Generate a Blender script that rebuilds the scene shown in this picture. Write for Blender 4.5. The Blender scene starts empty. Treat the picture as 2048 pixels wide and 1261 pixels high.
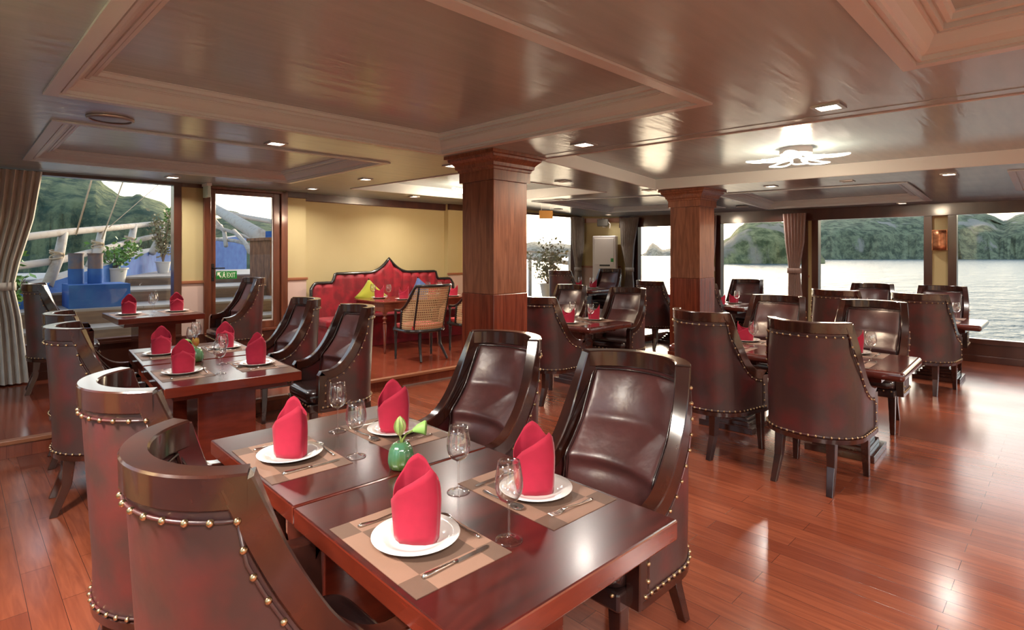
import bpy, bmesh, math, random
from mathutils import Vector, Matrix, noise, geometry
random.seed(7)
PI = math.pi
sc = bpy.context.scene
C = sc.collection
# ---------------------------------------------------------------- camera
cam = bpy.data.cameras.new('camera'); camo = bpy.data.objects.new('camera', cam); C.objects.link(camo)
camo.location = (0, 0, 1.6); camo.rotation_euler = (PI/2, 0, 0)
cam.sensor_width = 36; cam.lens = 19.6875; cam.shift_y = -0.0598; cam.clip_start = 0.02; cam.clip_end = 6000
sc.camera = camo
# ---------------------------------------------------------------- exposure
sc.view_settings.view_transform = 'Standard'; sc.view_settings.look = 'None'
sc.view_settings.gamma = 1; sc.view_settings.use_curve_mapping = False
sc.view_settings.exposure = 0.70
SKY = 0.40; LAMP = 1.9; SUN = 1.4
# ---------------------------------------------------------------- world: low sun beyond the bow
w = bpy.data.worlds.new('world'); sc.world = w; w.use_nodes = True
nt = w.node_tree; nt.nodes.clear()
sky = nt.nodes.new('ShaderNodeTexSky'); sky.sky_type = 'NISHITA'; sky.sun_disc = False
sky.sun_elevation = math.radians(9); sky.sun_rotation = math.radians(8); sky.air_density = 1.0; sky.dust_density = 3.0; sky.ozone_density = 1.5
hs = nt.nodes.new('ShaderNodeHueSaturation'); hs.inputs['Saturation'].default_value = 0.7
bg = nt.nodes.new('ShaderNodeBackground'); bg.inputs[1].default_value = SKY
wo = nt.nodes.new('ShaderNodeOutputWorld')
nt.links.new(sky.outputs[0], hs.inputs['Color']); nt.links.new(hs.outputs[0], bg.inputs[0]); nt.links.new(bg.outputs[0], wo.inputs[0])
sl = bpy.data.lights.new('sun', 'SUN'); sl.energy = SUN; sl.color = (1, .78, .5); sl.angle = math.radians(6)
so = bpy.data.objects.new('sun', sl); C.objects.link(so)
_az, _el = math.radians(10), math.radians(11)
so.rotation_euler = Vector((-math.sin(_az)*math.cos(_el), -math.cos(_az)*math.cos(_el), -math.sin(_el))).to_track_quat('-Z', 'Y').to_euler()
sc.cycles.max_bounces = 8; sc.cycles.diffuse_bounces = 4; sc.cycles.glossy_bounces = 4; sc.cycles.transparent_max_bounces = 16
sc.cycles.sample_clamp_indirect = 6; sc.cycles.caustics_reflective = False; sc.cycles.caustics_refractive = False

# ================================================================= materials
def mat(name, col, rough=.5, metal=0, coat=0, col2=None, scale=8, stretch=(1, 1, 1), detail=4, bump=0, bscale=None, lo=.35, hi=.65,
        sheen=0, rot=0, coatr=.08, emis=None, es=0, bdist=.01, spec=.5, tdist=0):
    m = bpy.data.materials.new(name); m.use_nodes = True; n = m.node_tree; N = n.nodes; L = n.links
    b = N['Principled BSDF']; b.inputs['Base Color'].default_value = (*col, 1); b.inputs['Roughness'].default_value = rough
    b.inputs['Metallic'].default_value = metal; b.inputs['Coat Weight'].default_value = coat; b.inputs['Coat Roughness'].default_value = coatr
    b.inputs['Specular IOR Level'].default_value = spec
    if sheen: b.inputs['Sheen Weight'].default_value = sheen; b.inputs['Sheen Roughness'].default_value = .4
    if emis: b.inputs['Emission Color'].default_value = (*emis, 1); b.inputs['Emission Strength'].default_value = es
    if col2 or bump:
        tc = N.new('ShaderNodeTexCoord'); mp = N.new('ShaderNodeMapping'); mp.inputs['Scale'].default_value = stretch; mp.inputs['Rotation'].default_value = (0, 0, rot)
        L.new(tc.outputs['Object'], mp.inputs[0])
        no = N.new('ShaderNodeTexNoise'); no.inputs['Scale'].default_value = scale; no.inputs['Detail'].default_value = detail; no.inputs['Distortion'].default_value = tdist
        L.new(mp.outputs[0], no.inputs['Vector'])
        if col2:
            r = N.new('ShaderNodeValToRGB'); r.color_ramp.elements[0].position = lo; r.color_ramp.elements[1].position = hi
            r.color_ramp.elements[0].color = (*col, 1); r.color_ramp.elements[1].color = (*col2, 1)
            L.new(no.outputs[0], r.inputs[0]); L.new(r.outputs[0], b.inputs['Base Color'])
        if bump:
            if bscale:
                n2 = N.new('ShaderNodeTexNoise'); n2.inputs['Scale'].default_value = bscale; n2.inputs['Detail'].default_value = 3; L.new(mp.outputs[0], n2.inputs['Vector'])
            else: n2 = no
            bp = N.new('ShaderNodeBump'); bp.inputs['Strength'].default_value = bump; bp.inputs['Distance'].default_value = bdist
            L.new(n2.outputs[0], bp.inputs['Height']); L.new(bp.outputs[0], b.inputs['Normal'])
    return m
def planks(name, c1, c2, c3, rough, pw, pl, bump=.3, rot=0, spec=.5, mort=(.03, .008, .005), msize=.0012, rvar=.08):
    m = bpy.data.materials.new(name); m.use_nodes = True; N = m.node_tree.nodes; L = m.node_tree.links
    b = N['Principled BSDF']; b.inputs['Specular IOR Level'].default_value = spec
    tc = N.new('ShaderNodeTexCoord'); mp = N.new('ShaderNodeMapping'); mp.inputs['Rotation'].default_value = (0, 0, rot); L.new(tc.outputs['Object'], mp.inputs[0])
    br = N.new('ShaderNodeTexBrick'); br.inputs['Scale'].default_value = 1; br.inputs['Brick Width'].default_value = pl; br.inputs['Row Height'].default_value = pw
    br.inputs['Mortar Size'].default_value = msize; br.inputs['Color1'].default_value = (*c1, 1); br.inputs['Color2'].default_value = (*c2, 1); br.inputs['Mortar'].default_value = (*mort, 1)
    br.inputs['Mortar Smooth'].default_value = .3; br.offset = .37
    L.new(mp.outputs[0], br.inputs['Vector'])
    mp2 = N.new('ShaderNodeMapping'); mp2.inputs['Scale'].default_value = (1.2, 14, 1); L.new(mp.outputs[0], mp2.inputs[0])
    no = N.new('ShaderNodeTexNoise'); no.inputs['Scale'].default_value = 2.5; no.inputs['Detail'].default_value = 6; no.inputs['Distortion'].default_value = .8; L.new(mp2.outputs[0], no.inputs['Vector'])
    r = N.new('ShaderNodeValToRGB'); r.color_ramp.elements[0].position = .35; r.color_ramp.elements[1].position = .7
    L.new(no.outputs[0], r.inputs[0])
    mx = N.new('ShaderNodeMix'); mx.data_type = 'RGBA'; mx.blend_type = 'MIX'; mx.inputs[7].default_value = (*c3, 1)
    mu = N.new('ShaderNodeMath'); mu.operation = 'MULTIPLY'; mu.inputs[1].default_value = .55; L.new(r.outputs[0], mu.inputs[0])
    L.new(mu.outputs[0], mx.inputs[0]); L.new(br.outputs['Color'], mx.inputs[6]); L.new(mx.outputs[2], b.inputs['Base Color'])
    n3 = N.new('ShaderNodeTexNoise'); n3.inputs['Scale'].default_value = 1.7; L.new(mp.outputs[0], n3.inputs['Vector'])
    mr = N.new('ShaderNodeMapRange'); mr.inputs[3].default_value = rough-rvar; mr.inputs[4].default_value = rough+rvar; L.new(n3.outputs[0], mr.inputs[0]); L.new(mr.outputs[0], b.inputs['Roughness'])
    bp = N.new('ShaderNodeBump'); bp.inputs['Strength'].default_value = bump; bp.inputs['Distance'].default_value = .002; bp.invert = True
    L.new(br.outputs['Fac'], bp.inputs['Height'])
    bp2 = N.new('ShaderNodeBump'); bp2.inputs['Strength'].default_value = .08; bp2.inputs['Distance'].default_value = .01
    L.new(n3.outputs[0], bp2.inputs['Height']); L.new(bp.outputs[0], bp2.inputs['Normal']); L.new(bp2.outputs[0], b.inputs['Normal'])
    return m
def glassm(name, tint=(1, 1, 1), f0=.04, f1=.55, rough=0.0, blend=.35):
    m = bpy.data.materials.new(name); m.use_nodes = True; N = m.node_tree.nodes; L = m.node_tree.links
    N.remove(N['Principled BSDF']); o = N['Material Output']
    t = N.new('ShaderNodeBsdfTransparent'); t.inputs[0].default_value = (*tint, 1); g = N.new('ShaderNodeBsdfGlossy'); g.inputs['Roughness'].default_value = rough
    lw = N.new('ShaderNodeLayerWeight'); lw.inputs[0].default_value = blend; mr = N.new('ShaderNodeMapRange'); mr.inputs[3].default_value = f0; mr.inputs[4].default_value = f1
    L.new(lw.outputs['Facing'], mr.inputs[0]); mx = N.new('ShaderNodeMixShader'); L.new(mr.outputs[0], mx.inputs[0]); L.new(t.outputs[0], mx.inputs[1]); L.new(g.outputs[0], mx.inputs[2]); L.new(mx.outputs[0], o.inputs[0])
    return m
M = {}
M['floor'] = planks('floor_wood', (.30, .080, .037), (.20, .046, .022), (.125, .027, .014), .2, .12, 1.1, rot=PI/2, spec=.6)
M['platform'] = planks('platform_wood', (.27, .062, .03), (.20, .042, .02), (.13, .026, .013), .16, .15, .9, rot=PI/2, spec=.6)
M['ceiling'] = mat('ceiling_paint', (.40, .53, .575), .21, col2=(.45, .58, .625), scale=3, stretch=(.6, 5, 1), rot=0, bump=.35, bscale=2.2, bdist=.012, lo=.3, hi=.7, spec=.75)
M['mould'] = mat('moulding_paint', (.64, .76, .80), .34, spec=.6)
M['coffer'] = mat('coffer_paint', (.68, .70, .69), .4, spec=.5)
M['yellow'] = mat('yellow_wall_paint', (.52, .42, .215), .75, col2=(.49, .39, .19), scale=1.2)
M['panel'] = mat('wainscot_paint', (.60, .43, .36), .7)
M['trim'] = mat('dark_trim_wood', (.075, .022, .012), .28, coat=.3, col2=(.05, .013, .008), scale=3, stretch=(2, 2, .5))
M['doorwood'] = mat('door_wood', (.16, .045, .02), .3, coat=.3, col2=(.10, .026, .012), scale=4, stretch=(6, 6, .6))
M['rail'] = mat('chair_rail_wood', (.30, .11, .05), .35)
M['pillar'] = mat('pillar_oak', (.31, .115, .058), .3, coat=.25, col2=(.14, .042, .02), scale=4, stretch=(7, 7, .55), detail=8, tdist=1.2, bump=.15, bdist=.004, lo=.3, hi=.7)
M['pillarlow'] = mat('pillar_mahogany', (.22, .045, .02), .25, coat=.4, col2=(.11, .02, .01), scale=4, stretch=(5, 5, .5), detail=6, tdist=.6)
M['table'] = mat('table_mahogany', (.075, .010, .007), .27, coat=.15, coatr=.15, col2=(.030, .006, .005), scale=2.2, stretch=(1.4, 7, 3), detail=7, tdist=.7, bump=.05, bscale=20, bdist=.002)
M['tableedge'] = mat('table_edge_mahogany', (.16, .022, .010), .22, coat=.5, col2=(.10, .014, .007), scale=3, stretch=(1, 1, 5), detail=5)
M['tabler'] = mat('table_rosewood', (.11, .022, .015), .17, coat=.6, coatr=.1, col2=(.06, .012, .009), scale=2.5, stretch=(1.4, 6, 3), detail=6, tdist=.5)
M['frame'] = mat('chair_frame_wood', (.055, .014, .008), .2, coat=.6, coatr=.1, col2=(.02, .007, .006), scale=7, stretch=(1, 1, 1), detail=4)
M['leather'] = mat('burgundy_leather', (.050, .021, .020), .38, coat=.1, coatr=.25, col2=(.12, .017, .017), lo=.45, hi=.72, scale=4.5, detail=4, bump=.14, bscale=9, bdist=.02, spec=.6)
M['pad'] = mat('burgundy_cushion_leather', (.095, .028, .027), .36, coat=.15, coatr=.3, col2=(.055, .019, .018), scale=5, detail=4, bump=.2, bscale=11, bdist=.02, spec=.7)
M['seatl'] = mat('dark_seat_leather', (.035, .014, .012), .24, coat=.3, col2=(.02, .01, .01), scale=6, bump=.12, bscale=12, bdist=.015, spec=.7)
M['brass'] = mat('antique_brass', (.46, .33, .19), .3, 1)
M['curtain'] = mat('linen_curtain', (.66, .60, .53), .85, col2=(.56, .50, .43), scale=60, stretch=(1, 1, .15), sheen=.3, bump=.2, bdist=.003)
M['curtaing'] = mat('grey_curtain', (.36, .31, .27), .85, col2=(.28, .24, .21), scale=60, stretch=(1, 1, .15), sheen=.2)
M['curtainp'] = mat('mauve_curtain', (.40, .26, .22), .85, col2=(.33, .21, .18), scale=60, stretch=(1, 1, .15), sheen=.3)
M['napkin'] = mat('red_napkin_cloth', (.40, .008, .038), .85, col2=(.33, .006, .030), scale=14, sheen=.15, bump=.35, bscale=16, bdist=.006)
M['china'] = mat('white_china', (.80, .76, .73), .12, coat=.5)
M['steel'] = mat('cutlery_steel', (.72, .68, .64), .16, 1)
def winem():
    m = bpy.data.materials.new('wine_glass'); m.use_nodes = True; N = m.node_tree.nodes; L = m.node_tree.links
    N.remove(N['Principled BSDF']); o = N['Material Output']
    t = N.new('ShaderNodeBsdfTransparent'); g = N.new('ShaderNodeBsdfGlossy'); g.inputs['Roughness'].default_value = .02; rf = N.new('ShaderNodeBsdfGlass'); rf.inputs['IOR'].default_value = 1.45; rf.inputs['Roughness'].default_value = 0
    lw = N.new('ShaderNodeLayerWeight'); lw.inputs[0].default_value = .35
    mr = N.new('ShaderNodeMapRange'); mr.inputs[1].default_value = .2; mr.inputs[2].default_value = .9; mr.inputs[3].default_value = .0; mr.inputs[4].default_value = .85
    L.new(lw.outputs['Facing'], mr.inputs[0]); m1 = N.new('ShaderNodeMixShader'); L.new(mr.outputs[0], m1.inputs[0]); L.new(t.outputs[0], m1.inputs[1]); L.new(rf.outputs[0], m1.inputs[2])
    m2 = N.new('ShaderNodeMixShader'); m2.inputs[0].default_value = .12; L.new(m1.outputs[0], m2.inputs[1]); L.new(g.outputs[0], m2.inputs[2]); L.new(m2.outputs[0], o.inputs[0]); return m
M['glass'] = winem()
M['pane'] = glassm('window_glass', (.99, 1, 1), .015, .30, blend=.3)
M['velvet'] = mat('red_velvet', (.31, .003, .014), .65, col2=(.18, .002, .008), scale=7, detail=5, sheen=.2, lo=.4, hi=.6)
M['black'] = mat('black_lacquer', (.018, .016, .016), .22, coat=.5)
M['cushy'] = mat('lime_cushion', (.31, .30, .012), .8, sheen=.3)
M['cushb'] = mat('blue_cushion', (.045, .075, .2), .8, sheen=.3)
M['cushr'] = mat('red_seat_cushion', (.5, .02, .02), .7, sheen=.3)
M['t4'] = mat('reddish_table_wood', (.20, .045, .022), .2, coat=.5, col2=(.13, .028, .014), scale=4, stretch=(2, 6, 2))
M['white'] = mat('white_plastic', (.75, .70, .66), .35)
M['metalg'] = mat('brushed_frame', (.45, .40, .36), .35, .8)
M['dark'] = mat('dark_plastic', (.03, .025, .02), .4)
M['brassp'] = mat('brass_plaque', (.50, .26, .08), .35, .9)
M['copper'] = mat('embossed_copper', (.72, .33, .17), .35, .85, col2=(.45, .18, .09), scale=18, bump=.8, bdist=.01)
M['petal'] = mat('glowing_petal', (1, 1, 1), .5, emis=(1, .90, .78), es=1.1)
M['lampon'] = mat('lamp_diffuser', (1, 1, 1), .5, emis=(1, .86, .70), es=9)
M['green'] = mat('exit_sign_green', (.01, .22, .03), .4)
M['signw'] = mat('exit_sign_white', (.85, .9, .7), .4)
M['signbox'] = mat('sign_box', (.55, .68, .60), .4)
M['ceramic'] = mat('green_celadon', (.05, .19, .12), .12, coat=.8, col2=(.10, .17, .04), scale=5, lo=.4, hi=.6)
M['lotus'] = mat('lotus_petal', (.35, .50, .16), .5, col2=(.75, .42, .30), scale=16, stretch=(1, 1, .5))
M['pod'] = mat('lotus_pod', (.30, .55, .14), .55)
M['pinkp'] = mat('pink_petal', (.62, .12, .08), .5, col2=(.45, .35, .05), scale=20)
M['stem'] = mat('green_stem', (.20, .26, .06), .5)
M['leaf'] = mat('plant_leaf', (.07, .22, .03), .5, col2=(.18, .34, .05), scale=9)
M['leafd'] = mat('dry_leaf', (.20, .22, .10), .6, col2=(.35, .28, .16), scale=9)
M['pot'] = mat('white_planter', (.72, .68, .62), .6)
M['deck'] = planks('deck_boards', (.36, .33, .31), (.28, .26, .25), (.42, .40, .38), .55, .14, 2.0, rot=0, mort=(.12, .1, .09), msize=.004)
M['riser'] = mat('step_riser_wood', (.24, .16, .11), .7, col2=(.16, .11, .08), scale=5, stretch=(.5, 4, 4))
M['blue'] = mat('blue_hull_paint', (.030, .10, .34), .8, spec=.1, col2=(.05, .15, .42), scale=4, detail=6)
M['whitep'] = mat('weathered_white_paint', (.56, .51, .46), .8, spec=.15, col2=(.42, .33, .26), scale=9, detail=6, lo=.5, hi=.75)
M['rope'] = mat('rope', (.55, .42, .28), .9)
M['rust'] = mat('rusty_iron', (.22, .13, .10), .7, col2=(.10, .11, .16), scale=8)
M['brownw'] = mat('weathered_bow_wood', (.32, .14, .07), .8, spec=.15, col2=(.16, .07, .04), scale=4, stretch=(3, 3, 1))
M['concrete'] = mat('step_concrete', (.42, .39, .34), .8, col2=(.30, .27, .23), scale=9, detail=7)
M['stemw'] = mat('plant_wood', (.16, .10, .06), .8)
M['backwall'] = mat('back_wall_paint', (.60, .50, .36), .7)
def canem():
    m = bpy.data.materials.new('woven_cane'); m.use_nodes = True; N = m.node_tree.nodes; L = m.node_tree.links
    b = N['Principled BSDF']; b.inputs['Base Color'].default_value = (.62, .42, .22, 1); b.inputs['Roughness'].default_value = .5
    tc = N.new('ShaderNodeTexCoord'); 
    mas = []
    for ax in (0, 1):
        sp = N.new('ShaderNodeSeparateXYZ'); L.new(tc.outputs['UV'], sp.inputs[0])
        mu = N.new('ShaderNodeMath'); mu.operation = 'MULTIPLY'; mu.inputs[1].default_value = 34; L.new(sp.outputs[ax], mu.inputs[0])
        si = N.new('ShaderNodeMath'); si.operation = 'FRACT'; L.new(mu.outputs[0], si.inputs[0])
        gt = N.new('ShaderNodeMath'); gt.operation = 'GREATER_THAN'; gt.inputs[1].default_value = .5; L.new(si.outputs[0], gt.inputs[0]); mas.append(gt)
    mn = N.new('ShaderNodeMath'); mn.operation = 'MULTIPLY'; L.new(mas[0].outputs[0], mn.inputs[0]); L.new(mas[1].outputs[0], mn.inputs[1])
    t = N.new('ShaderNodeBsdfTransparent'); mx = N.new('ShaderNodeMixShader'); L.new(mn.outputs[0], mx.inputs[0]); L.new(b.outputs[0], mx.inputs[1]); L.new(t.outputs[0], mx.inputs[2])
    L.new(mx.outputs[0], N['Material Output'].inputs[0]); return m
M['cane'] = canem()
def placematm():
    m = bpy.data.materials.new('woven_placemat'); m.use_nodes = True; N = m.node_tree.nodes; L = m.node_tree.links
    b = N['Principled BSDF']; b.inputs['Roughness'].default_value = .55
    tc = N.new('ShaderNodeTexCoord'); sp = N.new('ShaderNodeSeparateXYZ'); L.new(tc.outputs['Object'], sp.inputs[0])
    fs = []
    for ax, lim in ((0, .155), (1, .095)):
        ab = N.new('ShaderNodeMath'); ab.operation = 'ABSOLUTE'; L.new(sp.outputs[ax], ab.inputs[0])
        gt = N.new('ShaderNodeMath'); gt.operation = 'GREATER_THAN'; gt.inputs[1].default_value = lim; L.new(ab.outputs[0], gt.inputs[0]); fs.append(gt)
    ad = N.new('ShaderNodeMath'); ad.operation = 'ADD'; L.new(fs[0].outputs[0], ad.inputs[0]); L.new(fs[1].outputs[0], ad.inputs[1])
    cp = N.new('ShaderNodeMath'); cp.operation = 'COMPARE'; cp.inputs[1].default_value = 1; cp.inputs[2].default_value = .1; L.new(ad.outputs[0], cp.inputs[0])
    mx = N.new('ShaderNodeMix'); mx.data_type = 'RGBA'; mx.inputs[6].default_value = (.145, .085, .06, 1); mx.inputs[7].default_value = (.29, .165, .115, 1); L.new(cp.outputs[0], mx.inputs[0]); L.new(mx.outputs[2], b.inputs['Base Color'])
    w_ = N.new('ShaderNodeTexChecker'); w_.inputs['Scale'].default_value = 420; L.new(tc.outputs['Object'], w_.inputs['Vector'])
    bp = N.new('ShaderNodeBump'); bp.inputs['Strength'].default_value = .4; bp.inputs['Distance'].default_value = .001; L.new(w_.outputs['Fac'], bp.inputs['Height']); L.new(bp.outputs[0], b.inputs['Normal'])
    return m
M['mat'] = placematm()
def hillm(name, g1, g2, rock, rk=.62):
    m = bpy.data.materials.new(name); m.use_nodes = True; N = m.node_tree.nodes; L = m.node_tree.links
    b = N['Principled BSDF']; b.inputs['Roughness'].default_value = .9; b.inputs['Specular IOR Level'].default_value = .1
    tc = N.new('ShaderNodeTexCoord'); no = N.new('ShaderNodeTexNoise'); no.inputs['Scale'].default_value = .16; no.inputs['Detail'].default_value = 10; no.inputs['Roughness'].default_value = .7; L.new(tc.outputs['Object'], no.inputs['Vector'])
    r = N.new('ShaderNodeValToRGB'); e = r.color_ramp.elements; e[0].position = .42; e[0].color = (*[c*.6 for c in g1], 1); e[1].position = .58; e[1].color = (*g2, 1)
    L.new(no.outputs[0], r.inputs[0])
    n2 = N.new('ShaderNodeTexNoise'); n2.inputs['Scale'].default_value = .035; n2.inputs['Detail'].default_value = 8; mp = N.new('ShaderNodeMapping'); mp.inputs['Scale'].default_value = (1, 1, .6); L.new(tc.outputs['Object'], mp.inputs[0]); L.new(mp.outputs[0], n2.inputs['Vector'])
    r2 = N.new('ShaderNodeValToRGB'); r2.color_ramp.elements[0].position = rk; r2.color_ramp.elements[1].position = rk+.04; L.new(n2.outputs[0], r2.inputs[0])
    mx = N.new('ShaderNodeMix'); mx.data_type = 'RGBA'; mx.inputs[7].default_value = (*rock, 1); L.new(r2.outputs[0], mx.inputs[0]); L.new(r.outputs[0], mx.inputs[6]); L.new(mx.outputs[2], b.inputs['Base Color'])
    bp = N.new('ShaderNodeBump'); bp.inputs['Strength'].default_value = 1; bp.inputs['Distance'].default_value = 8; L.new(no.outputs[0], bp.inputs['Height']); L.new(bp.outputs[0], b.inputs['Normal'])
    return m
M['hill'] = hillm('forested_hill', (.17, .28, .20), (.36, .42, .23), (.45, .42, .38), .70)  # these hill colours are lightened to stand in for distance haze
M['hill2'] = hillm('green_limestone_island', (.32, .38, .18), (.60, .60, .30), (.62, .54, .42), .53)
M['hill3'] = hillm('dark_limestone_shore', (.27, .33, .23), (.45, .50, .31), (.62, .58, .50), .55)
M['hillf'] = hillm('haze_tinted_limestone', (.80, .64, .46), (.86, .72, .54), (.8, .7, .6), .6)  # warm sun haze is painted into this colour
def seam():
    m = bpy.data.materials.new('sea_water'); m.use_nodes = True; N = m.node_tree.nodes; L = m.node_tree.links
    b = N['Principled BSDF']; b.inputs['Base Color'].default_value = (.06, .12, .155, 1); b.inputs['Roughness'].default_value = .2; b.inputs['IOR'].default_value = 1.16
    tc = N.new('ShaderNodeTexCoord'); prev = None
    for s, st, d in ((.12, 1, 3.5), (.6, 1, 1.2)):
        no = N.new('ShaderNodeTexNoise'); no.inputs['Scale'].default_value = s; no.inputs['Detail'].default_value = 5; no.inputs['Roughness'].default_value = .6; L.new(tc.outputs['Object'], no.inputs['Vector'])
        bp = N.new('ShaderNodeBump'); bp.inputs['Strength'].default_value = st; bp.inputs['Distance'].default_value = d; L.new(no.outputs[0], bp.inputs['Height'])
        if prev: L.new(prev.outputs[0], bp.inputs['Normal'])
        prev = bp
    L.new(prev.outputs[0], b.inputs['Normal']); return m
M['sea'] = seam()

# ================================================================= mesh helpers
def bm_obj(name, bm, m, parent=None, smooth=False, auto=None, loc=None, rz=0, bevel=0, seg=2):
    bmesh.ops.recalc_face_normals(bm, faces=bm.faces)
    me = bpy.data.meshes.new(name); bm.to_mesh(me); bm.free()
    ms = m if isinstance(m, (list, tuple)) else [m]
    for x in ms: me.materials.append(x)
    o = bpy.data.objects.new(name, me); C.objects.link(o)
    if smooth: me.shade_smooth()
    if auto: me.shade_smooth(); me.set_sharp_from_angle(angle=math.radians(auto))
    if parent: o.parent = parent
    if loc is not None: o.location = loc
    if rz: o.rotation_euler = (0, 0, rz)
    if bevel:
        b = o.modifiers.new('bevel', 'BEVEL'); b.width = bevel; b.segments = seg; b.limit_method = 'ANGLE'; b.angle_limit = math.radians(40)
    return o
def tag(o, label, cat, group=None, kind=None):
    if label: o['label'] = label
    if cat: o['category'] = cat
    if group: o['group'] = group
    if kind: o['kind'] = kind
    return o
def empty(name, loc=(0, 0, 0), rz=0):
    o = bpy.data.objects.new(name, None); C.objects.link(o); o.location = loc; o.rotation_euler = (0, 0, rz); o.empty_display_size = .1; return o
def kids(o): return [x for x in ALLKIDS.get(o.name, [])]
def copy_tree(o, loc, rz, parent=None, skip=None):
    c = o.copy(); C.objects.link(c); c.parent = parent
    for ch in list(o.children):
        if skip and ch.name.startswith(skip): continue
        cc = copy_tree(ch, ch.location.copy(), None, c)
    c.location = loc
    if rz is not None: c.rotation_euler = (0, 0, rz)
    for k in ('label', 'group'):
        if parent is None and k in c: del c[k]
    return c
def box(bm, x0, x1, y0, y1, z0, z1, mi=0):
    v = [bm.verts.new((x, y, z)) for z in (z0, z1) for x, y in ((x0, y0), (x1, y0), (x1, y1), (x0, y1))]
    for f in ((3, 2, 1, 0), (4, 5, 6, 7), (0, 1, 5, 4), (1, 2, 6, 5), (2, 3, 7, 6), (3, 0, 4, 7)):
        bm.faces.new([v[i] for i in f]).material_index = mi
def prism(bm, pts, z0, z1, mi=0):
    lo = [bm.verts.new((p[0], p[1], z0 if not callable(z0) else z0(*p))) for p in pts]; hi = [bm.verts.new((p[0], p[1], z1 if not callable(z1) else z1(*p))) for p in pts]
    bm.faces.new(lo[::-1]).material_index = mi; bm.faces.new(hi).material_index = mi
    n = len(pts)
    for i in range(n): bm.faces.new((lo[i], lo[(i+1) % n], hi[(i+1) % n], hi[i])).material_index = mi
def lathe(bm, prof, n=24, c=(0, 0, 0), close=True, sx=1, sy=1, mi=0):
    rings = []
    for r, z in prof:
        rings.append([bm.verts.new((c[0]+r*math.cos(2*PI*k/n)*sx, c[1]+r*math.sin(2*PI*k/n)*sy, c[2]+z)) for k in range(n)] if r > 1e-6 else [bm.verts.new((c[0], c[1], c[2]+z))])
    for a, b in zip(rings, rings[1:]):
        for k in range(n):
            k2 = (k+1) % n
            if len(a) == 1 and len(b) == 1: continue
            if len(a) == 1: bm.faces.new((a[0], b[k2], b[k])).material_index = mi
            elif len(b) == 1: bm.faces.new((a[k], a[k2], b[0])).material_index = mi
            else: bm.faces.new((a[k], a[k2], b[k2], b[k])).material_index = mi
    if close:
        for r in (rings[0], rings[-1]):
            if len(r) > 1: bm.faces.new(r).material_index = mi
def tube(bm, pts, r, n=8, caps=True, mi=0):
    pts = [Vector(p) for p in pts]; rr = r if isinstance(r, (list, tuple)) else [r]*len(pts); rings = []; up = None
    for i, p in enumerate(pts):
        t = (pts[min(i+1, len(pts)-1)]-pts[max(i-1, 0)]).normalized()
        if up is None: up = Vector((0, 0, 1)) if abs(t.z) < .9 else Vector((1, 0, 0))
        s = t.cross(up).normalized(); up = s.cross(t).normalized()
        rings.append([bm.verts.new(p+(s*math.cos(2*PI*k/n)+up*math.sin(2*PI*k/n))*rr[i]) for k in range(n)])
    for a, b in zip(rings, rings[1:]):
        for k in range(n): bm.faces.new((a[k], a[(k+1) % n], b[(k+1) % n], b[k])).material_index = mi
    if caps: bm.faces.new(rings[0][::-1]).material_index = mi; bm.faces.new(rings[-1]).material_index = mi
def sweep(bm, path, sect, closed=False):
    """path: list of (P, N, B); sect: list of (n, b) offsets, closed section"""
    rings = [[bm.verts.new(P+N*a+B*b) for a, b in sect] for P, N, B in path]; m_ = len(sect)
    seq = list(zip(rings, rings[1:])) + ([(rings[-1], rings[0])] if closed else [])
    for a, b in seq:
        for k in range(m_): bm.faces.new((a[k], a[(k+1) % m_], b[(k+1) % m_], b[k]))
    if not closed: bm.faces.new(rings[0][::-1]); bm.faces.new(rings[-1])
def grid(bm, f, nu, nv, mi=0, uv=None):
    V = [[bm.verts.new(f(i/nu, j/nv)) for j in range(nv+1)] for i in range(nu+1)]
    fs = []
    for i in range(nu):
        for j in range(nv):
            fc = bm.faces.new((V[i][j], V[i+1][j], V[i+1][j+1], V[i][j+1])); fc.material_index = mi; fs.append((fc, i, j))
    if uv:
        l = bm.loops.layers.uv.verify()
        for fc, i, j in fs:
            for lp, (a, b) in zip(fc.loops, ((i, j), (i+1, j), (i+1, j+1), (i, j+1))): lp[l].uv = uv(a/nu, b/nv)
    return V
def ball(bm, c, r, sz=1, u=10, v=6, mi=0, nrm=None):
    g = [[None]*u for _ in range(v+1)]
    lathe(bm, [(r*math.sin(PI*i/v), -r*sz*math.cos(PI*i/v)) for i in range(v+1)], u, c, close=False, mi=mi)

R45 = PI/4
def AB(a, b, z=0): return Vector(((a-b)/math.sqrt(2), (a+b)/math.sqrt(2), z))
def st(name, bm, m, **k):
    o = bm_obj(name, bm, m, **k)
    if not k.get('parent'): o.rotation_euler = (0, 0, R45); o['kind'] = 'structure'
    return o
# ================================================================= ceiling surface
def zc_ab(a, b):
    q = a*math.sqrt(2); r = b*math.sqrt(2)
    t = min(max((q-11)/4.24, 0), 1); D = min(max(.25-.013*r, .1), .25)
    return 2.55-D*t*t
def toab(x, y): return ((x+y)/math.sqrt(2), (y-x)/math.sqrt(2))
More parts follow.
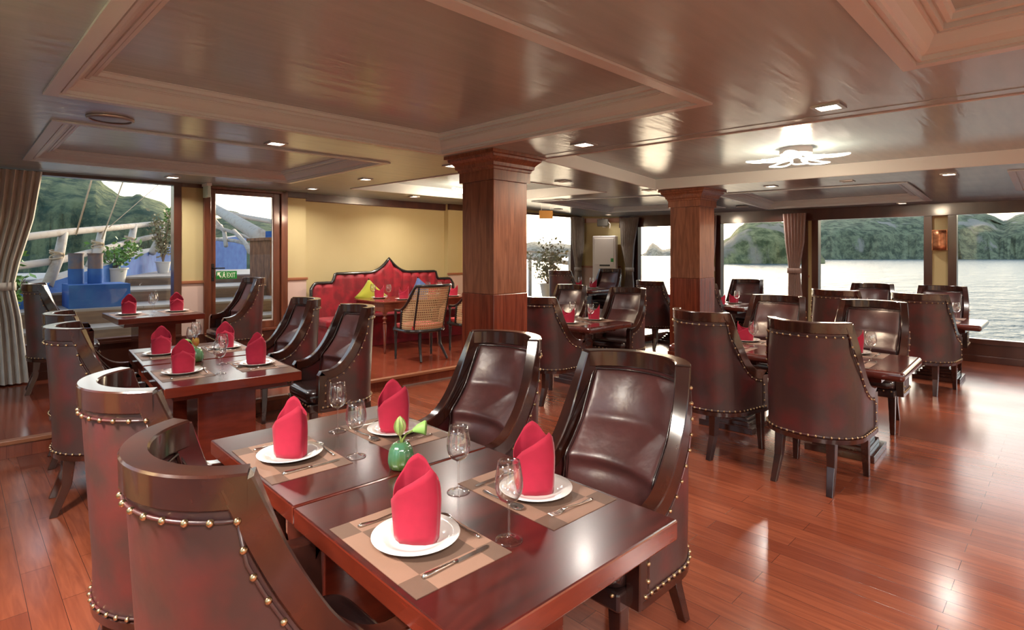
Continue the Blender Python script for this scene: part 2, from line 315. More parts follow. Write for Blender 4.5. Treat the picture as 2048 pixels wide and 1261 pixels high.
# ---------------- floor and platform
A0, A1, B0 = -.9, 10.78, -4.2
bm = bmesh.new(); box(bm, A0-.2, A1+.3, B0-.2, 8.6, -.2, 0); st('floor', bm, M['floor'])
PZ = .14
bm = bmesh.new(); prism(bm, [(A0, 5.93), (A1, 5.32), (A1, 7.3), (10.4, 8.2), (7.1, 8.2), (7.1, 8.6), (A0, 8.6)], .0, PZ); o = st('floor', bm, M['platform'])
o.location.z = .001
bm = bmesh.new(); prism(bm, [(A0, 5.90), (A1, 5.29), (A1, 5.36), (A0, 5.97)], PZ-.03, PZ+.006); st('trim_1', bm, M['rail'], bevel=.006)
bm = bmesh.new(); prism(bm, [(1.0, 5.855), (A1, 5.295), (A1, 5.32), (1.0, 5.88)], .012, PZ-.03); st('trim_2', bm, M['pillarlow'])
bm = bmesh.new(); prism(bm, [(A0, 5.905), (1.0, 5.865), (1.0, 5.88), (A0, 5.93)], .002, PZ-.03); st('trim_3', bm, M['concrete'])
bm = bmesh.new(); prism(bm, [(1.0, 5.845), (A1, 5.285), (A1, 5.30), (1.0, 5.86)], .001, .02); st('trim_4', bm, M['metalg'])

# ---------------- ceiling with coffers (corner points given in x, y)
COF = {
 'A': ([(-2.73, 3.29), (-.66, 5.32), (1.23, 3.51), (-.84, 1.48)], 'm', .13),
 'B': ([(-4.87, 5.6), (-2.95, 7.45), (-1.29, 5.81), (-3.24, 3.97)], 'm', .10),
 'S': ([(-2.32, 8.13), (-.35, 10.06), (1.43, 8.6), (-.6, 6.58)], 'p', .14),
 'C': ([(.30, 5.62), (2.10, 8.20), (6.2, 5.1), (4.2, 2.3)], 'p', .14),
 'D': ([(2.01, 2.85), (3.4, 1.45), (1.6, -.35), (.2, 1.04)], 'm', .16),
 'E': ([(3.16, 8.80), (4.6, 10.1), (6.2, 8.3), (5.1, 7.25)], 'm', .10),
 'G': ([(.38, 10.08), (2.1, 11.9), (3.9, 10.3), (2.35, 9.05)], 'm', .08),
 'H': ([(5.6, 6.3), (6.6, 7.3), (7.9, 6.0), (6.9, 5.0)], 'm', .08),
}
def ccw(p):
    a = sum(p[i][0]*p[(i+1) % len(p)][1]-p[(i+1) % len(p)][0]*p[i][1] for i in range(len(p)))
    return p if a > 0 else p[::-1]
for k in COF: COF[k] = (ccw([toab(*p) for p in COF[k][0]]),)+COF[k][1:]
def inpoly(p, poly):
    return all((poly[(i+1) % len(poly)][0]-poly[i][0])*(p[1]-poly[i][1])-(poly[(i+1) % len(poly)][1]-poly[i][1])*(p[0]-poly[i][0]) > 0 for i in range(len(poly)))
outline = [(A0-.15, B0-.15), (A1+.12, B0-.15), (A1+.12, 7.4), (10.45, 8.3), (7.1, 8.3), (7.1, 8.65), (A0-.15, 8.65)]
pts = [Vector(p) for p in outline]; edges = [(i, (i+1) % len(outline)) for i in range(len(outline))]
for k, (poly, _, _) in COF.items():
    n0 = len(pts)
    nn = []
    for i in range(4):
        p, q = Vector(poly[i]), Vector(poly[(i+1) % 4])
        for s in range(5): nn.append(p.lerp(q, s/5))
    pts += nn; edges += [(n0+i, n0+(i+1) % len(nn)) for i in range(len(nn))]
x = A0
while x < A1:
    y = B0
    while y < 8.5:
        if not any(inpoly((x, y), [Vector(c)+(Vector(c)-sum((Vector(z_) for z_ in poly), Vector((0, 0)))/4).normalized()*.12 for c in poly]) for poly, _, _ in COF.values()): pts.append(Vector((x+.013, y+.017)))
        y += .45
    x += .45
vo, eo, fo, *_ = geometry.delaunay_2d_cdt(pts, edges, [], 0, 1e-5)
bm = bmesh.new(); vs = [bm.verts.new((v.x, v.y, zc_ab(v.x, v.y))) for v in vo]
def inout(c):
    if c[1] > 8.3 and c[0] > 7.1: return False
    if c[0] > 10.45 and c[1] > 7.4 and (c[1]-7.4)/(8.3-7.4) > (10.9-c[0])/(10.9-10.45): return False
    return True
for f in fo:
    c = sum((vo[i] for i in f), Vector((0, 0)))/3
    if any(inpoly(c, poly) for poly, _, _ in COF.values()) or not inout(c): continue
    bm.faces.new([vs[i] for i in f])
def inset(poly, d):
    out = []; n = len(poly)
    for i in range(n):
        p0, p1, p2 = Vector(poly[i-1]), Vector(poly[i]), Vector(poly[(i+1) % n])
        d1 = (p1-p0).normalized(); d2 = (p2-p1).normalized(); n1 = Vector((-d1.y, d1.x)); n2 = Vector((-d2.y, d2.x))
        m_ = (n1+n2); m_ = m_/(m_.dot(n1)); out.append(p1+m_*d)
    return out
prof_m = [(-.02, -.001), (-.02, -.014), (.045, -.014), (.047, .004), (.055, .004), (.057, -.004), (.072, -.004), (.074, .012), (.085, .014), (.105, .026), (.12, .044), (.13, .058), (.142, .058), (.144, .066), (.152, .066), (.154, .060), (.170, .060), (.172, .080), (.182, .080), (.184, .074), (.205, .076), (.21, .092), (.22, .095), (.22, 1)]
tn = 5
for k, (poly, kind, dep) in COF.items():
    ins = inset(poly, .2 if kind == 'm' else -.0)
    top = [bm.verts.new((p.x, p.y, zc_ab(*poly[i])+dep)) for i, p in enumerate(ins if kind == 'm' else [Vector(p) for p in poly])]
    bm.faces.new(top)
    b2 = bmesh.new()
    if kind == 'm': prof = [(a, min(b, dep+.004) if b < 1 else dep+.004) for a, b in [(q_, (h_*dep/.10 if 0 < h_ < 1 else h_)) for q_, h_ in prof_m]]
    else: prof = [(-.02, -.0005), (-.02, -.008), (.0, -.008), (.003, .0), (.003, dep+.004)]
    rings = []
    for a, h in prof:
        rings.append([b2.verts.new((p.x, p.y, zc_ab(*poly[i])+h)) for i, p in enumerate(inset(poly, a))])
    for r1, r2 in zip(rings, rings[1:]):
        for i in range(4): b2.faces.new((r1[i], r1[(i+1) % 4], r2[(i+1) % 4], r2[i]))
    st('trim_%d' % tn, b2, M['mould'] if kind == 'm' else M['coffer']); tn += 1
bmesh.ops.recalc_face_normals(bm, faces=bm.faces)
st('ceiling', bm, M['ceiling'])
bm = bmesh.new(); box(bm, A0-.3, A1+.3, B0-.3, 8.75, 2.82, 2.9); st('ceiling', bm, M['backwall'])
# thin raised strip beside coffer C
def rcyl(p, q, w_, h, m, name='trim_20'):
    bm = bmesh.new(); p = Vector(toab(*p)); q = Vector(toab(*q)); d = (q-p).normalized(); n = Vector((-d.y, d.x))*w_/2
    prism(bm, ccw([tuple(p-n), tuple(q-n), tuple(q+n), tuple(p+n)]), lambda a, b: zc_ab(a, b)-h, lambda a, b: zc_ab(a, b)+.01); st(name, bm, m)
rcyl((.21, 5.52), (4.08, 2.26), .10, .004, M['ceiling'])

# ---------------- walls (local a, b frame)
def wallbox(bm, pts4, z0, z1): prism(bm, pts4, z0, z1)
BW = 8.45
bm = bmesh.new()
for (a0, a1, z0, z1) in ((A0-.2, 2.17, -.1, .50), (2.17, 2.45, -.1, 2.84), (2.45, 3.59, -.1, .49), (3.59, 3.90, -.1, 2.84), (A0-.2, 2.17, 2.56, 2.84), (2.45, 3.59, 2.535, 2.84), (A0-.2, A0+.3, .5, 2.5)):
    box(bm, a0, a1, BW, BW+.14, z0, z1)
st('wall_bow', bm, M['yellow'])
bm = bmesh.new(); box(bm, 3.86, 6.72, 8.55, 8.7, -.1, 2.84); box(bm, 6.70, 7.10, 8.42, 8.7, -.1, 2.84); box(bm, 7.05, 7.2, 8.0, 8.7, -.1, 2.84); st('wall_sofa', bm, M['yellow'])
bm = bmesh.new()
for (a0, a1, z0, z1) in ((7.1, 10.46, -.1, .50), (7.1, 7.35, .5, 2.84), (10.22, 10.46, .5, 2.84), (7.1, 10.46, 2.46, 2.84)): box(bm, a0, a1, 8.13, 8.27, z0, z1)
st('wall_bow', bm, M['yellow'])
bm = bmesh.new(); prism(bm, [(10.38, 8.13), (A1, 7.27), (A1+.15, 7.33), (10.5, 8.25)], -.1, 2.84); st('wall_corner', bm, M['yellow'])
# side wall windows: (b0,b1)
SW = [(6.83, 5.14), (4.94, 3.40), (3.175, 1.616), (1.26, -1.3), (-1.7, -3.9)]
bm = bmesh.new(); ZS, ZT = .34, 2.205
box(bm, A1, A1+.15, B0-.2, 7.4, -.1, ZS-.02); box(bm, A1, A1+.15, B0-.2, 7.4, ZT+.02, 2.84)
prev = 7.4
for b0, b1 in SW: box(bm, A1, A1+.15, b0, prev, ZS-.02, ZT+.02); prev = b1
box(bm, A1, A1+.15, B0-.2, prev, ZS-.02, ZT+.02)
st('wall_starboard', bm, M['yellow'])
PW = [(7.7, 5.4), (4.9, 2.6), (2.1, -.2), (-.7, -3.6)]
bm = bmesh.new(); box(bm, A0-.15, A0, B0-.2, 8.5, -.1, .4); box(bm, A0-.15, A0, B0-.2, 8.5, 2.3, 2.84); prev = 8.5
for b0, b1 in PW: box(bm, A0-.15, A0, b0, prev, .4, 2.3); prev = b1
box(bm, A0-.15, A0, B0-.2, prev, .4, 2.3); st('wall_port', bm, M['yellow'])
bm = bmesh.new()
for a0, a1, z0, z1 in ((A0-.15, A1+.15, -.1, .5), (A0-.15, A1+.15, 2.3, 2.84), (A0-.15, .3, .5, 2.3), (4.0, 6.0, .5, 2.3), (9.7, A1+.15, .5, 2.3)): box(bm, a0, a1, B0-.15, B0, z0, z1)
st('wall_aft', bm, M['backwall'])
wn = [1]
def window(kind, c0, c1, z0, z1, pos, fw=.06, thick=.10, mat_='trim', extra=0):
    """kind 'a': along a at b=pos ; 'b': along b at a=pos ; inner face on the room side"""
    lo, hi = min(c0, c1), max(c0, c1); bm = bmesh.new(); s = -1 if kind == 'a' else -1
    def bx(u0, u1, zz0, zz1, d0, d1, b_=bm):
        if kind == 'a': box(b_, u0, u1, pos+d0, pos+d1, zz0, zz1)
        else: box(b_, pos+d0, pos+d1, u0, u1, zz0, zz1)
    d0, d1 = (-.03, .12) if kind != 'c' else (-.12, .03)
    bx(lo-extra, lo+fw, z0, z1, d0, d1); bx(hi-fw, hi+extra, z0, z1, d0, d1); bx(lo+fw, hi-fw, z0, z0+fw*.7, d0, d1); bx(lo+fw, hi-fw, z1-fw*.7, z1, d0, d1)
    o = st('window_%d' % wn[0], bm, M[mat_]); wn[0] += 1
    b2 = bmesh.new(); bx(lo+fw-.01, hi-fw+.01, z0+fw*.7-.01, z1-fw*.7+.01, .045, .051, b2)
    p = bm_obj('pane', b2, M['pane'], parent=o); return o
window('a', A0+.28, 2.17, .49, 2.575, BW, fw=.09)
window('a', 7.34, 10.23, .49, 2.47, 8.13, fw=.05)
for b0, b1 in SW: window('b', b0, b1, ZS-.02, ZT+.02, A1, fw=.025, extra=.08)
for b0, b1 in PW: window('b', b0, b1, .4, 2.3, A0-.13, fw=.04)
window('a', .3, 4.0, .5, 2.3, B0-.13); window('a', 6.0, 9.7, .5, 2.3, B0-.13)
# side wall: beam above the windows and timber skirt below
bm = bmesh.new(); prism(bm, [(A1-.07, B0), (A1+.01, B0), (A1+.01, 7.3), (A1-.07, 7.27)], 2.19, lambda a, b: zc_ab(a, b)+.01); st('trim_21', bm, M['trim'])
bm = bmesh.new(); box(bm, A1-.05, A1+.01, B0, 7.27, .0, .30); box(bm, A1-.07, A1+.01, B0, 7.27, .27, .345); box(bm, A1-.08, A1, B0, 7.27, 0, .10); st('baseboard_starboard', bm, M['trim'], bevel=.006)
bm = bmesh.new()
box(bm, A0, 2.45, BW-.03, BW+.01, PZ, .50); box(bm, 2.45, 3.59, BW-.03, BW+.01, PZ, .50); box(bm, A0, 3.62, BW-.05, BW, PZ, PZ+.1); box(bm, A0, 2.17, BW-.05, BW+.01, .485, .52)
st('baseboard_bow', bm, M['trim'], bevel=.005)
bm = bmesh.new(); box(bm, 3.87, 6.72, 8.50, 8.56, 2.43, 2.56); box(bm, 6.69, 7.1, 8.37, 8.43, 2.44, 2.56); box(bm, 2.17, 2.46, BW-.03, BW, 2.50, 2.56); box(bm, 3.58, 3.92, BW-.03, BW, 2.46, 2.56); box(bm, 7.1, 10.42, 8.09, 8.14, 2.43, 2.47); st('trim_22', bm, M['trim'], bevel=.005)
bm = bmesh.new(); prism(bm, [(10.36, 8.10), (10.76, 7.23), (10.80, 7.25), (10.40, 8.13)], 2.32, 2.42); st('trim_23', bm, M['rail'])
# wainscot and chair rail on the yellow panels
bm = bmesh.new()
for a0, a1, bb in ((2.17, 2.45, BW), (3.59, 3.905, BW), (6.70, 7.1, 8.42)): box(bm, a0, a1, bb-.012, bb, PZ, 1.20)
prism(bm, [(10.375, 8.118), (10.765, 7.262), (10.78, 7.27), (10.39, 8.13)], PZ, 1.3)
for b0, b1 in ((3.40, 3.175), (1.616, 1.26)): pass
st('wall_wainscot', bm, M['panel'])
bm = bmesh.new()
for a0, a1, bb in ((2.17, 2.45, BW), (3.59, 3.925, BW), (6.67, 7.1, 8.42)): box(bm, a0, a1, bb-.03, bb, 1.195, 1.235)
prism(bm, [(10.35, 8.107), (10.74, 7.25), (10.78, 7.27), (10.39, 8.13)], 1.28, 1.32); box(bm, A1-.02, A1, 3.30, 3.40, 1.18, 1.22)
st('trim_24', bm, M['rail'], bevel=.006)

# ---------------- door with glass, handle and exit sticker
D = empty('door_1', AB(0, 0)); D.rotation_euler = (0, 0, R45); D['kind'] = 'structure'
bm = bmesh.new(); box(bm, 2.44, 2.53, BW-.05, BW+.1, .49, 2.54); box(bm, 3.50, 3.60, BW-.05, BW+.1, .49, 2.54); box(bm, 2.44, 3.60, BW-.05, BW+.1, 2.50, 2.54); box(bm, 2.44, 3.6, BW-.06, BW+.1, .47, .51)
bm_obj('door_frame', bm, M['doorwood'], parent=D, bevel=.006)
bm = bmesh.new(); box(bm, 2.525, 2.60, BW-.01, BW+.04, .51, 2.50); box(bm, 3.40, 3.505, BW-.01, BW+.04, .51, 2.50); box(bm, 2.6, 3.4, BW-.01, BW+.04, .51, .61); box(bm, 2.6, 3.4, BW-.01, BW+.04, 2.44, 2.5)
lf = bm_obj('door_leaf', bm, M['doorwood'], parent=D, bevel=.006)
bm = bmesh.new(); box(bm, 2.595, 3.405, BW+.012, BW+.018, .605, 2.445); bm_obj('pane', bm, M['pane'], parent=D)
bm = bmesh.new(); box(bm, 3.385, 3.40, BW+.005, BW+.03, .61, 2.44); box(bm, 2.6, 3.4, BW+.005, BW+.03, .61, .625); bm_obj('glazing_bead', bm, M['whitep'], parent=D)
bm = bmesh.new(); box(bm, 2.54, 2.575, BW-.02, BW-.01, 1.22, 1.46); tube(bm, [(2.557, BW-.015, 1.40), (2.557, BW-.06, 1.40), (2.70, BW-.062, 1.40)], .009, 8); ball(bm, (2.557, BW-.02, 1.27), .012); bm_obj('door_handle', bm, M['black'], parent=D)
def text(s, size, m, parent, mtx, name='lettering'):
    cu = bpy.data.curves.new('t', 'FONT'); cu.body = s; cu.size = size; cu.extrude = .0006; cu.align_x = 'LEFT'
    to = bpy.data.objects.new('t', cu); C.objects.link(to); dg = bpy.context.evaluated_depsgraph_get(); dg.update()
    me = bpy.data.meshes.new_from_object(to.evaluated_get(dg)); bpy.data.objects.remove(to); me.materials.clear(); me.materials.append(m)
    me.transform(mtx); o = bpy.data.objects.new(name, me); C.objects.link(o); o.parent = parent; return o
bm = bmesh.new(); box(bm, 2.61, 2.885, BW+.007, BW+.011, 1.245, 1.355); es = bm_obj('exit_sticker', bm, M['green'], parent=D); es['label'] = 'green exit sticker on the door glass'
RX = Matrix.Rotation(PI/2, 4, 'X')
lt = text('EXIT', .098, M['signw'], es, Matrix.Translation((2.752, BW+.006, 1.265)) @ Matrix.Diagonal((.56, 1, 1, 1)) @ RX)
bm = bmesh.new(); bb = BW+.0055
def poly2(pts, z=bb):
    v = [bm.verts.new((p[0], z, p[1])) for p in pts]; bm.faces.new(v)
box(bm, 2.684, 2.686, bb, bb+.001, 1.25, 1.35); box(bm, 2.746, 2.748, bb, bb+.001, 1.25, 1.35)
poly2([(2.625, 1.34), (2.625, 1.29), (2.640, 1.305), (2.665, 1.262), (2.678, 1.275), (2.655, 1.318), (2.672, 1.34)])
box(bm, 2.705, 2.722, bb, bb+.001, 1.328, 1.343); poly2([(2.70, 1.325), (2.728, 1.318), (2.72, 1.295), (2.738, 1.262), (2.728, 1.258), (2.710, 1.288), (2.696, 1.258), (2.690, 1.265), (2.702, 1.30)])
bm_obj('pictogram', bm, M['signw'], parent=es)

# ---------------- pillars
def pillar(x, y, side, label, zj):
    P = empty('pillar', (x, y, 0), R45); h = side/2; zt = 2.55
    tag(P, label, 'pillar', 'square timber pillars')
    bm = bmesh.new(); box(bm, -h, h, -h, h, zj, zt-.24); bm_obj('shaft', bm, M['pillar'], parent=P, bevel=.006)
    bm = bmesh.new(); box(bm, -h-.004, h+.004, -h-.004, h+.004, .0, zj); bm_obj('lower_casing', bm, M['pillarlow'], parent=P, bevel=.006)
    bm = bmesh.new(); prof = [(h+.004, zt-.26), (h+.022, zt-.26), (h+.022, zt-.165), (h+.03, zt-.16), (h+.033, zt-.14), (h+.05, zt-.13), (h+.055, zt-.10), (h+.075, zt-.075), (h+.10, zt-.055), (h+.105, zt-.035), (h+.13, zt-.03), (h+.13, zt)]
    rings = [[bm.verts.new((sx*r, sy*r, z)) for sx, sy in ((-1, -1), (1, -1), (1, 1), (-1, 1))] for r, z in prof]
    for a, b in zip(rings, rings[1:]):
        for i in range(4): bm.faces.new((a[i], a[(i+1) % 4], b[(i+1) % 4], b[i]))
    bm.faces.new(rings[-1]); bm_obj('capital', bm, M['pillar'], parent=P)
    bm = bmesh.new(); box(bm, -h-.03, h+.03, -h-.03, h+.03, 0, .14); box(bm, -h-.018, h+.018, -h-.018, h+.018, .14, .17); bm_obj('plinth', bm, M['pillarlow'], parent=P, bevel=.006)
pillar(-.17, 5.5, .448, 'large square oak pillar in the middle of the room, the nearer one', 1.22)
pillar(2.71, 8.42, .47, 'square oak pillar standing farther back by the sea windows', 1.24)

# ================================================================= ceiling fixtures
def zc(x, y): return zc_ab(*toab(x, y))
def at_c(px, py, dz=0.0):
    y = 5.0
    for _ in range(60):
        x = (px-1024)/1120*y; y = (zc(x, y)+dz-1.6)*1120/(508-py)
    return x, y, zc(x, y)+dz
PDL = None
def downlight(x, y, s, on, label, rnd=False, dz=0, energy=7, grp='recessed ceiling downlights'):
    z = zc(x, y)+dz
    root = empty('ceiling_downlight', (x, y, z), R45 if not rnd else 0); tag(root, label, 'ceiling light', grp)
    bm = bmesh.new(); k = s/2
    if rnd:
        lathe(bm, [(k*.72, -.012), (k, -.008), (k, .002), (k*.72, .002)], 20, close=False)
        f = bm_obj('frame', bm, M['metalg'], parent=root, smooth=True); bm = bmesh.new(); lathe(bm, [(k*.72, -.004), (k*.72, .0)], 20)
    else:
        for a in ((-k, k, -k, -k*.72), (-k, k, k*.72, k), (-k, -k*.72, -k*.72, k*.72), (k*.72, k, -k*.72, k*.72)): box(bm, a[0], a[1], a[2], a[3], -.012, .002)
        f = bm_obj('frame', bm, M['metalg'], parent=root); bm = bmesh.new(); box(bm, -k*.72, k*.72, -k*.72, k*.72, -.004, .001)
    d = bm_obj('diffuser', bm, (M['lampon'] if s < .5 else M['petal']) if on else M['white'], parent=root)  # the large added panels share the petal glow
    if on and energy:
        li = bpy.data.lights.new('downlight_lamp', 'AREA'); li.shape = 'DISK'; li.size = s*.8; li.energy = energy*LAMP; li.color = (1, .93, .84); li.spread = math.radians(150)
        lo_ = bpy.data.objects.new('downlight_lamp', li); C.objects.link(lo_); lo_.parent = root; lo_.location = (0, 0, -.02)
    return root
for px, py, s, on, rnd, lab in (
    (1657, 213, .17, 1, 0, 'large lit square downlight at upper right, before the flower lamp'),
    (1168, 288, .17, 1, 0, 'lit square downlight right of the nearer pillar capital'),
    (552, 286, .15, 1, 0, 'lit downlight left of the large coffer edge, above the door'),
    (345, 354, .15, 1, 0, 'lit downlight above the bow window frame at left'),
    (731, 358, .14, 1, 0, 'lit downlight above the yellow wall, before the plain coffer'),
    (625, 377, .14, 1, 0, 'lit downlight above the left end of the sofa wall'),
    (828, 393, .14, 1, 0, 'lit downlight above the middle of the sofa wall'),
    (906, 331, .17, 1, 0, 'lit downlight touching the left side of the nearer pillar capital'),
    (1898, 348, .16, 1, 0, 'lit downlight at far right above the side wall, nearer one'),
    (1542, 372, .15, 1, 0, 'lit square downlight right of the farther pillar capital'),
    (1940, 379, .15, 1, 0, 'lit downlight at far right behind the nearer one'),
    (1979, 404, .13, 1, 0, 'lit downlight close to the side beam at far right'),
    (1713, 411, .13, 1, 0, 'lit downlight close to the side beam above the wide sea window'),
    (1507, 421, .12, 1, 0, 'lit downlight close to the side beam near the farther pillar'),
    (1217, 429, .12, 1, 0, 'lit downlight over the corner air conditioner'),
    (1695, 362, .15, 0, 0, 'unlit square downlight between the flower lamp and side wall'),
    (1126, 362, .16, 0, 0, 'unlit square downlight between the two pillars, nearest one'),
    (1298, 380, .16, 0, 0, 'unlit square downlight left of the farther pillar capital'),
    (1121, 399, .15, 0, 0, 'unlit square downlight beyond the nearer pillar, middle one'),
    (1117, 418, .13, 0, 0, 'unlit square downlight beside the hanging brass sign')):
    x, y, z = at_c(px, py)
    downlight(x, y, s, on, lab, rnd, energy=7 if s > .135 else 1.5)
for i, (x, y) in enumerate(((-1.9, 1.0), (.4, -.6), (2.5, -1.6), (4.6, .6), (6.2, 2.6), (-.2, -2.6), (3.8, -2.8), (6.6, -.6))):  # invented panels out of view, added to brighten the room
    downlight(x, y, .6, 1, ['added fill panel over the aisle left of the camera', 'added fill panel straight behind the camera', 'added fill panel behind the camera, right of it', 'added fill panel over the open floor at right', 'added fill panel over the open floor by the sea windows', 'added fill panel by the aft wall, left', 'added fill panel by the aft wall, right', 'added fill panel by the starboard windows, aft'][i], energy=46, grp='added fill panels outside the view')
for px, py, r, lab in ((221, 236, .14, 'round grey ceiling speaker at left under the large coffer'), (1965, 392, .12, 'round grey ceiling speaker at far right'), (1475, 414, .11, 'round grey ceiling speaker by the farther pillar')):
    x, y, z = at_c(px, py); root = empty('ceiling_speaker', (x, y, z)); tag(root, lab, 'ceiling speaker', 'round ceiling speakers')
    bm = bmesh.new(); lathe(bm, [(r*.86, -.014), (r*.9, -.02), (r, -.012), (r, .002), (r*.86, .002)], 28, close=False); bm_obj('rim', bm, M['metalg'], parent=root, smooth=True)
    bm = bmesh.new(); lathe(bm, [(0, -.016), (r*.5, -.015), (r*.87, -.010)], 28, close=False); bm_obj('grille', bm, M['metalg'], parent=root, smooth=True)
def flower_lamp(x, y, z, label, energy):
    root = empty('flower_ceiling_lamp', (x, y, z)); tag(root, label, 'ceiling light', 'flower shaped ceiling lamps')
    bm = bmesh.new(); lathe(bm, [(0, -.06), (.15, -.06), (.155, -.055), (.155, 0)], 32, close=False); bm_obj('canopy', bm, M['white'], parent=root, auto=40)
    for i in range(8):
        a = 2*PI*i/8+.2; L_ = .40 if i % 2 else .31; zz = -.09-(.0 if i % 2 else .035); bm = bmesh.new(); pth = []
        for j in range(17):
            t = 2*PI*j/16; u = .08+L_*(1-math.cos(t))/2*1.0; v = .075*math.sin(t)*(1 if u < .3 else 1)
            pth.append((u*math.cos(a)-v*math.sin(a), u*math.sin(a)+v*math.cos(a), zz-.03*math.sin((u-.08)/L_*PI/1.3)+ .012))
        tube(bm, pth, .009, 6); p = bm_obj('petal', bm, M['petal'], parent=root, smooth=True)
        bm = bmesh.new(); tube(bm, [(.04*math.cos(a), .04*math.sin(a), -.06), (.09*math.cos(a), .09*math.sin(a), zz+.01)], .006, 6); bm_obj('arm', bm, M['white'], parent=root)
    li = bpy.data.lights.new('flower_lamp_light', 'POINT'); li.energy = energy*LAMP; li.color = (1, .78, .55); li.shadow_soft_size = .12
    lo_ = bpy.data.objects.new('flower_lamp_light', li); C.objects.link(lo_); lo_.parent = root; lo_.location = (0, 0, -.12)
flower_lamp(2.93, 5.78, 2.69, 'glowing flower shaped ceiling lamp in the coffer at right', 34)
flower_lamp(-.62, 8.8, 2.69, 'flower shaped ceiling lamp in the coffer half hidden by the nearer pillar', 36)

# ================================================================= leather chair
TOP = 1.13; ARM = .65; SB = .36
def chair_geom():
    rx, ry, y1, yf = .29, .25, -.05, .22
    tipx = .268; phit = math.acos(tipx/rx)                     # angle on ellipse where the tip sits
    def plan(s):                                               # s in [-1,1] ; returns (x,y,nx,ny)
        Ls = yf-y1; La = 1.5; sg = 1 if s >= 0 else -1; t = abs(s)
        k = .46
        if t < 1-k*0 and t <= .60:
            ph = PI/2*(1-t/.60)                                # 90deg at the back -> 0 at the side
            x, y = rx*math.cos(ph), y1-ry*math.sin(ph); n = Vector((math.cos(ph)/rx, -math.sin(ph)/ry)).normalized()
        else:
            x, y = rx, y1+(t-.60)/.40*Ls; n = Vector((1, 0))
        return sg*x, y, sg*n.x, n.y
    ttip = .60*(1-phit/(PI/2))
    ytip = y1-ry*math.sin(phit)
    Ltot = yf-ytip
    def top(s):
        x, y, _, _ = plan(s); t = abs(s)
        if t <= ttip: return TOP
        u = min(max((y-ytip)/Ltot, 0), 1)
        return ARM+(TOP-ARM)*(1-u)**2.8
    def lean(z):                                               # backward lean and slight taper
        return -.035*max(0, (z-.5)/.6)
    def surf(s, z, off=0):
        x, y, nx, ny = plan(s); f = 1-.06*max(0, (z-.6)/.53)
        return Vector(((x+nx*off)*f, (y+ny*off)+lean(z), z))
    return plan, top, surf, ttip
plan, topf, surf, TT = chair_geom()
FAR = {}
